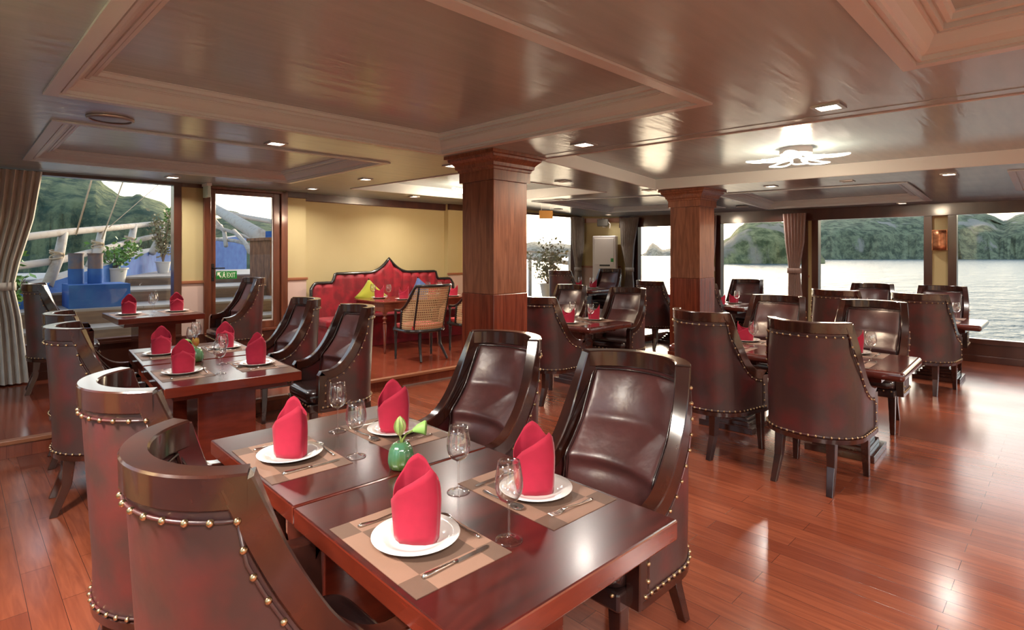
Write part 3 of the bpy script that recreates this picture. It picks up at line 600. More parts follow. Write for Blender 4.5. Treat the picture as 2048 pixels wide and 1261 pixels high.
def make_chair():
    root = empty('leather_dining_chair')
    NS = 44
    ss = sorted(set([-1+2*i/NS for i in range(NS+1)]+[-TT, TT]))
    def shell(off, m, name, z0=SB, drop=.012):
        bm = bmesh.new(); rows = []
        for s in ss:
            zt = topf(s)-drop; rows.append([bm.verts.new(surf(s, z0+(zt-z0)*j/12, off)) for j in range(13)])
        for a, b in zip(rows, rows[1:]):
            for j in range(12): bm.faces.new((a[j], a[j+1], b[j+1], b[j]))
        return bm_obj(name, bm, m, parent=root, smooth=True)
    shell(.020, M['leather'], 'outer_shell'); shell(-.018, M['leather'], 'inner_lining')
    # timber rail round the edge: arm fronts, swept sides, top
    path = []
    def add(P, N, B): path.append((P, N, B))
    NR = 34
    def edgept(s): return surf(s, topf(s))
    def seg(sl):
        pts_ = [edgept(s) for s in sl]
        for i, s in enumerate(sl):
            x, y, nx, ny = plan(s); N = Vector((nx, ny, 0)).normalized()
            t = (pts_[min(i+1, len(sl)-1)]-pts_[max(i-1, 0)]).normalized(); B = t.cross(N).normalized()
            if B.z > 0 or (abs(B.z) < .05 and B.y > 0): B = -B
            add(pts_[i], N, B)
    def rail(sl, sect, bm, pre=None, post=None):
        path.clear()
        seg(sl)
        if pre: path[0:0] = pre
        if post: path.extend(post)
        sweep(bm, path, sect)
    bm = bmesh.new(); secT = [(.030, -.008), (.026, -.013), (-.028, -.013), (-.033, -.008), (-.033, .058), (-.029, .063), (.024, .063), (.028, .059)]
    secS = [(.028, -.008), (.024, -.013), (-.028, -.013), (-.033, -.008), (-.033, .052), (-.029, .057), (.022, .057), (.026, .053)]
    sl = [-TT+2*TT*i/20 for i in range(21)]; rail(sl, secT, bm); top_ = bm_obj('top_rail', bm, M['frame'], parent=root, auto=28)
    for sg in (-1, 1):
        bm = bmesh.new(); sl = [sg*(TT+(1-TT)*(i/22)**1.0) for i in range(23)]
        sl2 = sl if sg > 0 else sl
        P = edgept(sg*1.0); N = Vector((sg, 0, 0)); post = [(surf(sg, ARM-.02)+Vector((0, .008, 0)), N, Vector((0, -1, 0))), (surf(sg, .34)+Vector((0, .008, 0)), N, Vector((0, -1, 0)))]
        rail(sl2, secS, bm, post=post); bm_obj('arm_rail', bm, M['frame'], parent=root, auto=28)
    # back pad bridging the side rails
    def yrail(z):
        zz = max(z, ARM+.02); u = 1-((zz-ARM)/(TOP-ARM))**(1/2.8); ytip = -.05-.25*math.sin(math.acos(.268/.29)); return ytip+u*(.22-ytip)
    def padf(u, v):
        z = 1.075-(1.075-.44)*v; x = (u*2-1); z_ = z
        xr = .240-.010*(1-v); yb = min(yrail(z_)-.035-.005, .015)
        sag = .105-.02*v
        y = yb-.035*max(0, (z-.5)/.6)-sag*(1-abs(x)**2.3)
        seam = [0, .36, .66, 1.0]; k = max(i for i in range(3) if v >= seam[i]-1e-6); vv = (v-seam[k])/(seam[k+1]-seam[k])
        puff = (.034 if k else .03)*(max(0, math.sin(PI*min(max(vv, 0), 1))))**.5*(1-abs(x)**6)
        if min(abs(u), abs(1-u)) < 1e-6 or v < 1e-6: y -= .02; puff = 0
        return Vector((x*xr, y+puff, z))
    bm = bmesh.new(); grid(bm, padf, 22, 34); pd = bm_obj('back_pad', bm, M['pad'], parent=root, smooth=True)
    sd = pd.modifiers.new('s', 'SUBSURF'); sd.levels = 1; sd.render_levels = 1
    bm = bmesh.new(); ed = [padf(.025, 1-i/20*.975) for i in range(21)]+[padf(.03+i/14*.94, .025) for i in range(15)]+[padf(.975, .025+i/20*.975) for i in range(21)]
    ed = [p+Vector((0, .010, 0)) for p in ed]; tube(bm, ed, .0045, 6); bm_obj('piping', bm, M['seatl'], parent=pd, smooth=True)
    # seat
    def seat_out(r, z, k=.0):
        out = []
        for i in range(40):
            t = 2*PI*i/40; c, s_ = math.cos(t), math.sin(t); e = .28
            x = (abs(c)**e)*(1 if c > 0 else -1)*(.245+r); y = .085+(abs(s_)**e)*(1 if s_ > 0 else -1)*(.195+r); out.append((x, y, z))
        return out
    bm = bmesh.new(); rings = [[bm.verts.new(p) for p in seat_out(r, z)] for r, z in ((.0, .395), (.012, .405), (.016, .44), (.012, .470), (-.008, .485), (-.05, .494), (-.13, .499))]
    for a, b in zip(rings, rings[1:]):
        for i in range(40): bm.faces.new((a[i], a[(i+1) % 40], b[(i+1) % 40], b[i]))
    bm.faces.new(rings[0][::-1]); bm.faces.new(rings[-1]); bm_obj('seat', bm, M['seatl'], parent=root, smooth=True)
    bm = bmesh.new(); box(bm, -.262, .262, -.10, .288, .325, .396); bm_obj('seat_rail', bm, M['seatl'], parent=root, bevel=.01)
    # timber base band around the shell foot
    bm = bmesh.new(); path.clear()
    for s in ss: 
        x, y, nx, ny = plan(s); add(surf(s, .335), Vector((nx, ny, 0)), Vector((0, 0, 1)))
    sweep(bm, path, [(-.02, 0), (.026, 0), (.028, .03), (.022, .034), (-.02, .034)]); bm_obj('base_band', bm, M['frame'], parent=root, auto=50)
    # piping and nail heads
    bm = bmesh.new(); ns = []
    def pipe(pts_): tube(bm, pts_, .0045, 6)
    e1 = [surf(s, TOP-.085, .026) for s in [-TT*.93+2*TT*.93*i/24 for i in range(25)]]; pipe(e1); ns += e1[::2]
    for sg in (-1, 1):
        q = []; sl = [sg*(TT+(1-TT)*i/30) for i in range(31)]; ep = [edgept(t_) for t_ in sl]
        for i in range(4, 31):
            x, y, nx, ny = plan(sl[i]); N = Vector((nx, ny, 0)).normalized(); t = (ep[min(i+1, 30)]-ep[i-1]).normalized(); B = t.cross(N).normalized()
            if B.z > 0 or (abs(B.z) < .05 and B.y > 0): B = -B
            p_ = ep[i]+B*.070+N*.022
            if p_.z < TOP-.09 and p_.y < .17: q.append(p_)
        q = [surf(sg*TT*.93, TOP-.085, .026)]+q
        q += [surf(sg*.945, ARM-.085, .024), surf(sg*.945, .40, .024)]; pipe(q)
        acc = 0
        for a, b in zip(q, q[1:]):
            dl = (b-a).length; t = 0
            while acc+dl-t >= .062: t += .062-acc; acc = 0; ns.append(a.lerp(b, min(t/dl, 1)))
            acc += dl-t
            if acc > .062: acc = 0
    b1 = [surf(-.97+1.94*i/34, .378, .024) for i in range(35)]; pipe(b1); ns += b1
    pip = bm_obj('shell_piping', bm, M['leather'], parent=root, smooth=True)
    nb = bmesh.new(); ball(nb, (0, 0, 0), .0085, 1, 8, 5); nh = None
    allp = [p+Vector((p.x, p.y+.05, 0)).normalized()*.003 for p in ns]+[Vector((-.235+.47*i/8, .290, .385)) for i in range(9)]
    for p in allp:
        if nh is None: nh = bm_obj('nail_head', nb, M['brass'], parent=root, smooth=True); nh['label'] = 'round brass nail head'; nh.location = p
        else: c = nh.copy(); C.objects.link(c); c.parent = root; c.location = p
    bm = bmesh.new(); bm.from_mesh(pip.data); nf = len(bm.faces)
    for p in allp: ball(bm, p, .0085, 1, 6, 4, mi=1)
    FAR['mesh'] = me = bpy.data.meshes.new('studded_piping'); bm.to_mesh(me); bm.free(); me.materials.append(M['leather']); me.materials.append(M['brass']); me.shade_smooth()
    for sx in (-1, 1):
        bm = bmesh.new()
        def leg(p0, p1, p2, w0, w1):
            rings = []
            for p, w_ in ((p0, w0), (p1, (w0+w1)/2), (p2, w1)): rings.append([bm.verts.new((p[0]+a*w_, p[1]+b*w_, p[2])) for a, b in ((-1, -1), (1, -1), (1, 1), (-1, 1))])
            for a, b in zip(rings, rings[1:]):
                for i in range(4): bm.faces.new((a[i], a[(i+1) % 4], b[(i+1) % 4], b[i]))
            bm.faces.new(rings[0]); bm.faces.new(rings[-1][::-1])
        leg((sx*.232, .245, .345), (sx*.236, .25, .17), (sx*.24, .258, 0), .028, .018); bm_obj('leg', bm, M['frame'], parent=root, bevel=.003)
        bm = bmesh.new(); leg((sx*.165, -.235, .345), (sx*.17, -.25, .18), (sx*.18, -.315, 0), .030, .020); bm_obj('leg', bm, M['frame'], parent=root, bevel=.003)
    return root
CH = make_chair(); used = [0]
def chair(x, y, ang, label, z=0, grp='leather dining chairs around the tables', near=True):
    rz = math.radians(ang-90)
    if not used[0]: o = CH; used[0] = 1; o.location = (x, y, z); o.rotation_euler = (0, 0, rz)
    else: o = copy_tree(CH, (x, y, z), rz, skip=None if near else 'nail_head')
    if not near:
        for c in o.children:
            if c.name.startswith('shell_piping'): c.data = FAR['mesh']; c.name = 'studded_piping'
    tag(o, label, 'chair', grp); return o

# ================================================================= tables
TB = {}
def make_table(kind):
    root = empty('dining_table'); hx, hy = .43, .463
    if kind == 'sq':
        bm = bmesh.new(); box(bm, -hx, hx, -hy, hy, .752, .756); bm.faces.ensure_lookup_table()
        bm.free(); bm = bmesh.new(); box(bm, -hx, hx, -hy, hy, .685, .75); tp = bm_obj('tabletop', bm, [M['tableedge'], M['table']], parent=root, bevel=.006)
        for p in tp.data.polygons:
            if p.normal.z > .9: p.material_index = 1
        bm = bmesh.new(); box(bm, -.19, .19, -.19, .19, 0, .685); bm_obj('pedestal', bm, M['tableedge'], parent=root, bevel=.005)
        bm = bmesh.new(); box(bm, -.36, .36, -.36, .36, .64, .686); bm_obj('apron', bm, M['tableedge'], parent=root)
    else:
        bm = bmesh.new(); box(bm, -hx, hx, -hy, hy, .68, .75); bm_obj('tabletop', bm, M['tabler'], parent=root, bevel=.028, seg=4)
        bm = bmesh.new(); box(bm, -.10, .10, -.10, .10, .2, .68); bm_obj('pedestal', bm, M['tabler'], parent=root, bevel=.005)
        bm = bmesh.new()
        for r, z0, z1 in ((.245, 0, .055), (.20, .055, .09), (.175, .09, .12), (.15, .12, .15), (.125, .15, .20)): box(bm, -r, r, -r, r, z0, z1)
        bm_obj('stepped_base', bm, M['frame'], parent=root, bevel=.004)
        bm = bmesh.new(); box(bm, -.3, .3, -.3, .3, .635, .681); bm_obj('apron', bm, M['tabler'], parent=root)
    return root
def table(kind, x, y, ang, label, z=0):
    rz = math.radians(ang)
    if kind not in TB: o = TB[kind] = make_table(kind); o.location = (x, y, z); o.rotation_euler = (0, 0, rz)
    else: o = copy_tree(TB[kind], (x, y, z), rz)
    tag(o, label, 'table', 'square dining tables'); return (x, y, z+.75, rz)

# ================================================================= tableware masters
def make_mat():
    bm = bmesh.new(); box(bm, -.24, .24, -.16, .16, 0, .002); return bm_obj('placemat', bm, M['mat'])
def make_plate():
    bm = bmesh.new(); lathe(bm, [(0, .004), (.07, .004), (.082, .007), (.095, .014), (.13, .021), (.131, .0195), (.10, .010), (.085, .0), (.0, .0)], 48, close=False); return bm_obj('dinner_plate', bm, M['china'], smooth=True)
def make_glass():
    root = empty('wine_glass')
    bm = bmesh.new(); lathe(bm, [(0, .112), (.012, .113), (.028, .123), (.038, .14), (.0425, .16), (.0415, .185), (.037, .212), (.0325, .235), (.0315, .235), (.036, .212), (.0403, .185), (.0413, .16), (.037, .141), (.027, .125), (.012, .1155), (0, .115)], 28, close=False); bm_obj('bowl', bm, M['glass'], parent=root, smooth=True)
    bm = bmesh.new(); lathe(bm, [(.0395, 0.0), (.0405, 0), (.041, .002), (.03, .004), (.012, .008), (.0055, .018), (.0038, .04), (.0036, .085), (.005, .105), (.010, .113)], 28, close=False); bm_obj('stem', bm, M['glass'], parent=root, smooth=True)
    return root
def make_napkin(kind):
    n = 60; nv = 14
    if kind == 'v': key = [(-78, .108), (-50, .130), (-20, .158), (15, .188), (48, .212), (70, .195), (95, .172), (125, .180), (155, .222), (180, .255), (205, .228), (230, .185), (255, .145), (282, .108)]
    elif kind == 'p': key = [(-90, .150), (-60, .135), (-20, .15), (0, .158), (20, .15), (60, .135), (90, .150), (120, .178), (150, .215), (180, .250), (210, .215), (240, .178), (270, .150)]
    else: key = [(-90, .195), (-70, .180), (-30, .135), (0, .108), (30, .135), (70, .180), (90, .200), (110, .175), (150, .14), (180, .125), (210, .14), (250, .175), (270, .195)]
    def H(t):
        t = (t-key[0][0]) % 360+key[0][0]
        for (a, ha), (b, hb) in zip(key, key[1:]):
            if a <= t <= b: k = (t-a)/(b-a); return ha+(hb-ha)*k
        return key[0][1]
    bm = bmesh.new(); W_, Dp = .064, .040
    def pt(i, v, off=0):
        t = -180+360*i/n; h = H(t); z = h*v*.94; c = math.cos(math.radians(t)); s_ = math.sin(math.radians(t))
        zz = z/.22; prof = 1+.16*math.sin(min(zz, 1)*PI*.62) - .62*max(0, zz-.55)**1.5
        x = (abs(s_)**.75)*(1 if s_ > 0 else -1)*(W_*prof+off); y = -(abs(c)**.8)*(1 if c > 0 else -1)*(Dp*(1-.25*zz)+off)
        if kind == 'v': x += -.006*zz
        rip = .0022*math.sin(t*.14+zz*3)*zz
        return Vector((x+rip, y+rip, z))
    V = [[bm.verts.new(pt(i, j/nv)) for j in range(nv+1)] for i in range(n)]
    for i in range(n):
        for j in range(nv): bm.faces.new((V[i][j], V[(i+1) % n][j], V[(i+1) % n][j+1], V[i][j+1]))
    # crossing front flap
    if kind == 'v': fl = [(-86, .03, .106), (-60, .01, .120), (-30, .0, .150), (0, 0, .177), (25, 0, .200), (48, .0, .214), (68, .0, .196)]
    elif kind == 'p': fl = [(-88, .0, .09), (-50, .0, .10), (-20, 0, .13), (0, 0, .16), (30, .0, .13), (60, 0, .10), (88, 0, .09)]
    else: fl = [(-88, .03, .10), (-50, .0, .085), (-20, 0, .10), (15, 0, .13), (45, .0, .165), (70, 0, .185), (88, 0, .20)]
    prev = None
    for t, z0, z1 in fl:
        col = []
        for j in range(9):
            z = z0+(z1-z0)*j/8; c = math.cos(math.radians(t)); s_ = math.sin(math.radians(t)); zz = z/.22; prof = 1+.16*math.sin(min(zz, 1)*PI*.62)-.62*max(0, zz-.55)**1.5
            col.append(bm.verts.new(((abs(s_)**.75)*(1 if s_ > 0 else -1)*(W_*prof+.004)-(.006*zz if kind == 'v' else 0), -(abs(c)**.8)*(Dp*(1-.25*zz)+.006), z)))
        if prev:
            for j in range(8): bm.faces.new((prev[j], col[j], col[j+1], prev[j+1]))
        prev = col
    o = bm_obj('folded_napkin', bm, M['napkin'], smooth=True)
    so_ = o.modifiers.new('thick', 'SOLIDIFY'); so_.thickness = .0022; so_.offset = 0
    return o
def make_knife():
    root = empty('dinner_knife')
    bm = bmesh.new(); prism(bm, [(-.008, 0), (.009, 0), (.010, .08), (.006, .115), (-.002, .122), (-.008, .118)], .002, .0035); bm_obj('blade', bm, M['steel'], parent=root)
    bm = bmesh.new(); tube(bm, [(0, .005, .0045), (0, -.02, .005), (0, -.06, .005), (0, -.10, .0055), (0, -.112, .005)], [.0045, .005, .0065, .008, .004], 10); bm_obj('handle', bm, M['steel'], parent=root, smooth=True)
    return root
def make_fork():
    root = empty('dinner_fork')
    bm = bmesh.new(); tube(bm, [(0, -.10, .005), (0, -.09, .005), (0, -.04, .004), (0, .02, .011), (0, .04, .008)], [.004, .007, .004, .003, .006], 8); bm_obj('handle', bm, M['steel'], parent=root, smooth=True)
    bm = bmesh.new(); 
    for i in range(4): tube(bm, [((i-1.5)*.004, .038, .008), ((i-1.5)*.006, .06, .003), ((i-1.5)*.006, .098, .008)], [.0022, .0016, .001], 5)
    bm_obj('tines', bm, M['steel'], parent=root, smooth=True); return root
def make_spoon():
    root = empty('dinner_spoon')
    bm = bmesh.new(); tube(bm, [(0, -.10, .005), (0, -.09, .005), (0, -.04, .004), (0, .02, .011), (0, .045, .008)], [.004, .007, .004, .003, .004], 8); bm_obj('handle', bm, M['steel'], parent=root, smooth=True)
    bm = bmesh.new(); rg = []
    for k, (r, z) in enumerate(((1, .008), (.8, .0045), (.45, .0025), (.0, .002))): rg.append([bm.verts.new((.021*r*math.cos(2*PI*i/20), .072+.031*r*math.sin(2*PI*i/20), z)) for i in range(20)])
    for a, b in zip(rg, rg[1:]):
        for i in range(20): bm.faces.new((a[i], a[(i+1) % 20], b[(i+1) % 20], b[i]))
    o = bm_obj('spoon_bowl', bm, M['steel'], parent=root, smooth=True); s_ = o.modifiers.new('t', 'SOLIDIFY'); s_.thickness = .0012
    return root
MK = {'placemat': make_mat, 'plate': make_plate, 'glass': make_glass, 'nv': lambda: make_napkin('v'), 'nm': lambda: make_napkin('m'), 'np': lambda: make_napkin('p'), 'knife': make_knife, 'fork': make_fork, 'spoon': make_spoon}
MS = {}
def put(kind, x, y, z, rz, label, cat, grp):
    if kind not in MS: o = MS[kind] = MK[kind](); o.location = (x, y, z); o.rotation_euler = (0, 0, rz)
    else: o = copy_tree(MS[kind], (x, y, z), rz)
    tag(o, label, cat, grp)
    return o
def setting(T, side, place, items='mpngkfs', nap='nv', nrot=0, du=0, dv=0, off=.25):
    """side -1: the diner sits on the local -x side of the table; +1: on the +x side. du along x inwards, dv along y"""
    x0, y0, z0, rz = T
    def W(u, v):                                       # u from table centre towards the diner's table edge negative, v to diner's left
        lx, ly = (u, v) if side < 0 else (-u, -v); c, s_ = math.cos(rz), math.sin(rz); return x0+lx*c-ly*s_, y0+lx*s_+ly*c
    a = rz if side < 0 else rz+PI
    j = lambda k: random.uniform(-k, k)
    if 'm' in items: x, y = W(-off, dv); put('placemat', x, y, z0, a+PI/2+j(.02), 'brown woven placemat at ' + place, 'placemat', 'woven placemats')
    zt = z0+.0025
    if 'p' in items: x, y = W(-off+.0, dv+.005); put('plate', x, y, zt, 0, 'white plate at ' + place, 'plate', 'white dinner plates')
    if 'n' in items: x, y = W(-off+.005, dv+.005); put(nap, x, y, zt+.0045, nrot+j(.06), 'red folded napkin at ' + place, 'napkin', 'folded red napkins')
    if 'g' in items: x, y = W(-.05+du, dv-.185); put('glass', x, y, z0+.0005, 0, 'stemmed wine glass at ' + place, 'wine glass', 'stemmed wine glasses')
    if 'k' in items: x, y = W(-off+.01, dv-.175); put('knife', x, y, zt-.0015, a-PI/2+j(.05), 'steel knife at ' + place, 'knife', 'steel knives')
    if 'f' in items: x, y = W(-off+.01, dv+.18); put('fork', x, y, zt-.0015, a-PI/2+j(.1), 'steel fork at ' + place, 'fork', 'steel forks')
    if 's' in items: x, y = W(-off+.14, dv-.02); put('spoon', x, y, zt-.0015, a+j(.08), 'steel spoon at ' + place, 'spoon', 'steel spoons')

# ---------------- first group: nearest pair
T1b = table('sq', -.10, 1.83, 43.5, 'dark red square table at the bottom centre, nearest of all')
T1a = table('sq', -.744, 2.513, 43.5, 'dark red square table joined behind the nearest table, vase near its edge')
setting(T1b, -1, 'the left side of the nearest table', nap='nv', nrot=math.radians(-4))
setting(T1b, 1, 'the right side of the nearest table', nap='nv', nrot=math.radians(6))
setting(T1a, -1, 'the left side of the second table', nap='nv', nrot=math.radians(-8))
setting(T1a, 1, 'the right side of the second table', nap='nv', nrot=math.radians(14))
chair(-.61, 1.50, 45, 'leather tub chair at bottom left, its curved rail nearest the camera')
chair(-1.25, 2.20, 44, 'leather tub chair at left, second from the camera, back turned to us')
chair(.40, 2.36, 224, 'leather chair facing us at right of the nearest table')
chair(-.19, 3.04, 224, 'leather chair facing us beyond the second table, before the big pillar')
# ---------------- second group: pair at left
T2b = table('sq', -2.15, 4.14, 40, 'dark red square table at left centre with bright reflections, nearer half')
T2a = table('sq', -2.77, 4.88, 40, 'dark red square table at left behind its brighter neighbour')
setting(T2b, -1, 'the left side of the nearer left-hand table', nap='np', nrot=math.radians(30))
setting(T2b, 1, 'the right side of the nearer left-hand table', nap='nv', nrot=math.radians(4))
setting(T2a, -1, 'the left side of the farther left-hand table', nap='np', nrot=math.radians(30))
setting(T2a, 1, 'the right side of the farther left-hand table', nap='np', nrot=math.radians(24))
chair(-2.66, 3.74, 40, 'leather tub chair at left edge, third back view from the camera')
chair(-3.30, 4.50, 40, 'leather tub chair at left edge, mostly hidden behind the third one', near=False)
chair(-1.55, 4.82, 220, 'leather chair facing left before the red sofa, nearer of the two')
chair(-2.30, 5.62, 220, 'leather chair facing left beneath the yellow wall panel, farther of the two')
# ---------------- table by the bow window, on the platform
T3 = table('sq', -4.29, 6.70, 45, 'small dark red table by the bow window with two red napkins', z=PZ)
setting(T3, -1, 'the left side of the bow window table', items='mpng', nap='np', nrot=math.radians(30))
setting(T3, 1, 'the right side of the bow window table', items='mpng', nap='np', nrot=math.radians(36))
chair(-4.88, 6.12, 40, 'tall leather chair beside the left curtain, seen from behind', z=PZ, near=False)
chair(-3.62, 7.32, 222, 'leather chair in profile before the glass door', z=PZ)
# ---------------- right hand pair
T5b = table('rd', 2.74, 4.60, 47, 'rosewood table at right, its corner nearest the open floor')
T5a = table('rd', 2.10, 5.27, 47, 'rosewood table at right, hidden behind two leather chair backs')
setting(T5b, -1, 'the near side of the right-hand corner table', nap='nm', nrot=math.radians(-31))
setting(T5b, 1, 'the far side of the right-hand corner table', nap='nm', nrot=math.radians(-31))
setting(T5a, -1, 'the near side of the table behind the two chair backs', nap='nm', nrot=math.radians(-31))
setting(T5a, 1, 'the far side of the table behind the two chair backs', nap='nm', nrot=math.radians(-31))
chair(2.20, 4.03, 43, 'leather chair at right seen from behind, nearest to the open floor')
chair(1.70, 4.66, 32, 'leather chair seen from behind, left of its twin in front of the right-hand tables')
chair(3.37, 5.30, 226, 'leather chair facing us behind the right-hand corner table', near=False)
chair(2.77, 5.98, 226, 'leather chair facing us right of the farther pillar', near=False)
# ---------------- far right pair by the sea
T6b = table('rd', 5.50, 7.22, 45, 'rosewood table at far right whose corner stands against the sea')
T6a = table('rd', 4.84, 7.88, 45, 'rosewood table at right by the sea windows, behind two chair backs')
setting(T6b, -1, 'the near side of the table against the sea', items='mpng', nap='nm', nrot=math.radians(-36))
setting(T6b, 1, 'the far side of the table against the sea', items='mpng', nap='nm', nrot=math.radians(-36))
setting(T6a, -1, 'the near side of the table by the wide sea window', items='mpng', nap='nm', nrot=math.radians(-36))
setting(T6a, 1, 'the far side of the table by the wide sea window', items='mpng', nap='nm', nrot=math.radians(-36))
chair(4.87, 6.62, 40, 'leather chair seen from behind at far right, before the sea')
chair(4.27, 7.28, 42, 'leather chair seen from behind under the wide sea window, left of another', near=False)
chair(6.02, 7.87, 226, 'leather chair facing us at far right below the copper wall light', near=False)
chair(5.44, 8.52, 226, 'leather chair facing us in the middle of the wide sea window', near=False)
# ---------------- pair beyond the farther pillar
T7b = table('rd', 3.62, 9.42, 45, 'rosewood table just right of the farther pillar, near the sea')
T7a = table('rd', 2.97, 10.08, 45, 'rosewood table behind the farther pillar, left part showing')
setting(T7b, -1, 'the near side of the table right of the farther pillar', items='mpng', nap='nm', nrot=math.radians(-20))
setting(T7b, 1, 'the far side of the table right of the farther pillar', items='mpng', nap='nm', nrot=math.radians(-20))
setting(T7a, -1, 'the near side of the table behind the farther pillar', items='mpng', nap='nm', nrot=math.radians(-20))
chair(4.12, 9.98, 226, 'leather chair facing us just right of the farther pillar', near=False)
chair(3.10, 8.98, 44, 'leather chair mostly hidden behind the farther pillar', near=False)
chair(2.50, 9.70, 40, 'leather chair seen from behind just left of the farther pillar', near=False)
# ---------------- middle table between the pillars
T9 = table('rd', .87, 7.02, 44, 'rosewood table between the two pillars with two red napkins')
T9a = table('rd', .24, 7.68, 44, 'rosewood table partly behind the nearer pillar')
setting(T9, -1, 'the left side of the table between the pillars', items='mpng', nap='nm', nrot=math.radians(-7))
setting(T9, 1, 'the right side of the table between the pillars', items='mpngk', nap='nm', nrot=math.radians(-7))
chair(.42, 6.22, 42, 'leather chair seen from behind right beside the nearer pillar')
chair(1.42, 7.40, 225, 'leather chair facing us at right of the table between the pillars', near=False)
chair(.74, 8.12, 225, 'leather chair facing us, left and behind in the gap between the pillars', near=False)
# ---------------- far corner table
T8 = table('rd', 1.50, 11.4, 45, 'rosewood table in the far corner before the air conditioner', z=PZ)
setting(T8, -1, 'the left side of the far corner table', items='mpng', nap='nm', nrot=math.radians(-8))
setting(T8, 1, 'the right side of the far corner table', items='mpng', nap='nm', nrot=math.radians(-8))
chair(1.06, 10.94, 44, 'leather chair seen from behind before the bow window, far away', z=PZ, near=False)
chair(1.96, 11.82, 225, 'leather chair facing us right before the air conditioner', z=PZ, near=False)

# ---------------- vases
def vase(x, y, z, label, kind):
    root = empty('bud_vase', (x, y, z)); tag(root, label, 'vase', 'green bud vases')
    bm = bmesh.new(); n = 48
    prof = [(0, 0), (.034, 0), (.045, .006), (.0515, .03), (.050, .055), (.044, .08), (.034, .097), (.022, .104), (.014, .106), (.013, .103), (.0, .098)]
    rings = []
    for r, h in prof:
        rings.append([bm.verts.new(((r*(1+.025*math.cos(12*2*PI*k/n)*(1 if r > .03 else 0)))*math.cos(2*PI*k/n), (r*(1+.025*math.cos(12*2*PI*k/n)*(1 if r > .03 else 0)))*math.sin(2*PI*k/n), h)) for k in range(n)] if r else [bm.verts.new((0, 0, h))])
    for a, b in zip(rings, rings[1:]):
        for k in range(n):
            k2 = (k+1) % n
            if len(a) == 1: bm.faces.new((a[0], b[k2], b[k]))
            elif len(b) == 1: bm.faces.new((a[k], a[k2], b[0]))
            else: bm.faces.new((a[k], a[k2], b[k2], b[k]))
    bm_obj('vase_body', bm, M['ceramic'], parent=root, smooth=True)
    if kind == 'lotus':
        bm = bmesh.new(); tube(bm, [(0, 0, .08), (.0, 0, .115), (-.004, 0, .13)], .0042, 8); bm_obj('stem', bm, M['stem'], parent=root, smooth=True)
        bm = bmesh.new()
        for k in range(5):
            a = 2*PI*k/5
            def f(u, v, a=a):
                w_ = .02*math.sin(PI*min(v*1.02, 1))**.8*(u*2-1); r = .013*math.sin(PI*v)**.7+.002; return Vector((-.004+r*math.cos(a)-w_*math.sin(a), r*math.sin(a)+w_*math.cos(a), .125+.082*v))
            grid(bm, f, 4, 8)
        bm_obj('lotus_bud', bm, M['lotus'], parent=root, smooth=True)
        bm = bmesh.new(); tube(bm, [(0, 0, .08), (.006, 0, .11), (.02, 0, .135), (.05, .0, .15)], .0045, 8); bm_obj('stem', bm, M['stem'], parent=root, smooth=True)
        bm = bmesh.new(); tube(bm, [(.048, 0, .149), (.07, 0, .156), (.095, 0, .160), (.099, 0, .160)], [.007, .019, .029, .027], 16); bm_obj('seed_pod', bm, M['pod'], parent=root, auto=50)
    else:
        bm = bmesh.new(); tube(bm, [(0, 0, .08), (0, 0, .12)], .004, 8); bm_obj('stem', bm, M['stem'], parent=root, smooth=True)
        bm = bmesh.new()
        for k in range(5):
            a = 2*PI*k/5+.4
            def f(u, v, a=a):
                w_ = .018*math.sin(PI*min(v*1.02, 1))**.8*(u*2-1); r = .02*v+.01*math.sin(PI*v); return Vector((r*math.cos(a)-w_*math.sin(a)-.01*v, r*math.sin(a)+w_*math.cos(a), .115+.075*v))
            grid(bm, f, 4, 8)
        bm_obj('pink_flower', bm, M['pinkp'], parent=root, smooth=True)
        bm = bmesh.new(); tube(bm, [(0, 0, .08), (-.02, 0, .13), (-.05, 0, .165)], .0035, 8); tube(bm, [(-.05, 0, .165), (-.075, 0, .16), (-.10, 0, .158)], [.005, .017, .020], 12); bm_obj('seed_pod', bm, M['pod'], parent=root, smooth=True)
vase(-.44, 2.22, .75, 'green ribbed vase with a lotus bud on the nearest pair of tables', 'lotus')
vase(-2.49, 4.42, .75, 'green vase with a pink flower on the left-hand tables', 'pink')

# ================================================================= sofa
S = empty('tufted_sofa', AB(3.91+1.40, 8.40, PZ), R45); tag(S, 'long red velvet sofa with a pointed black rimmed back along the yellow wall', 'sofa')
def crest(u):                                                  # u -1.4..1.4 -> height above platform
    t = abs(u)
    if t > 1.03: return 1.0-.10*max(0, (t-1.30)/.1)**2*(1 if t > 1.30 else 0)
    if t > .95: return 1.0+.14*min(1, (1.03-t)/.04)**.6
    base = 1.14+.005*(1-t)
    return base+.235*max(0, 1-t/.42)**2.2
bm = bmesh.new(); nu = 168; nv = 10
def fx(i): return -1.39+2.78*i/nu
chn = 15
def backf(i, j, fr):
    u = fx(i); h = crest(u)-.02; z = .36+(h-.36)*j/nv; ph = (u+1.39)/2.78*chn; bul = .028*abs(math.sin(PI*ph))**.55 if fr else 0
    return Vector((u, (-.14-bul+.05*(j/nv)) if fr else -.06, z))
F_ = [[bm.verts.new(backf(i, j, True)) for j in range(nv+1)] for i in range(nu+1)]; Bk = [[bm.verts.new(backf(i, j, False)) for j in range(nv+1)] for i in range(nu+1)]
for i in range(nu):
    for j in range(nv): bm.faces.new((F_[i][j], F_[i+1][j], F_[i+1][j+1], F_[i][j+1])); bm.faces.new((Bk[i][j], Bk[i][j+1], Bk[i+1][j+1], Bk[i+1][j]))
    bm.faces.new((F_[i][nv], F_[i+1][nv], Bk[i+1][nv], Bk[i][nv]))
bm_obj('channelled_back', bm, M['velvet'], parent=S, smooth=True)
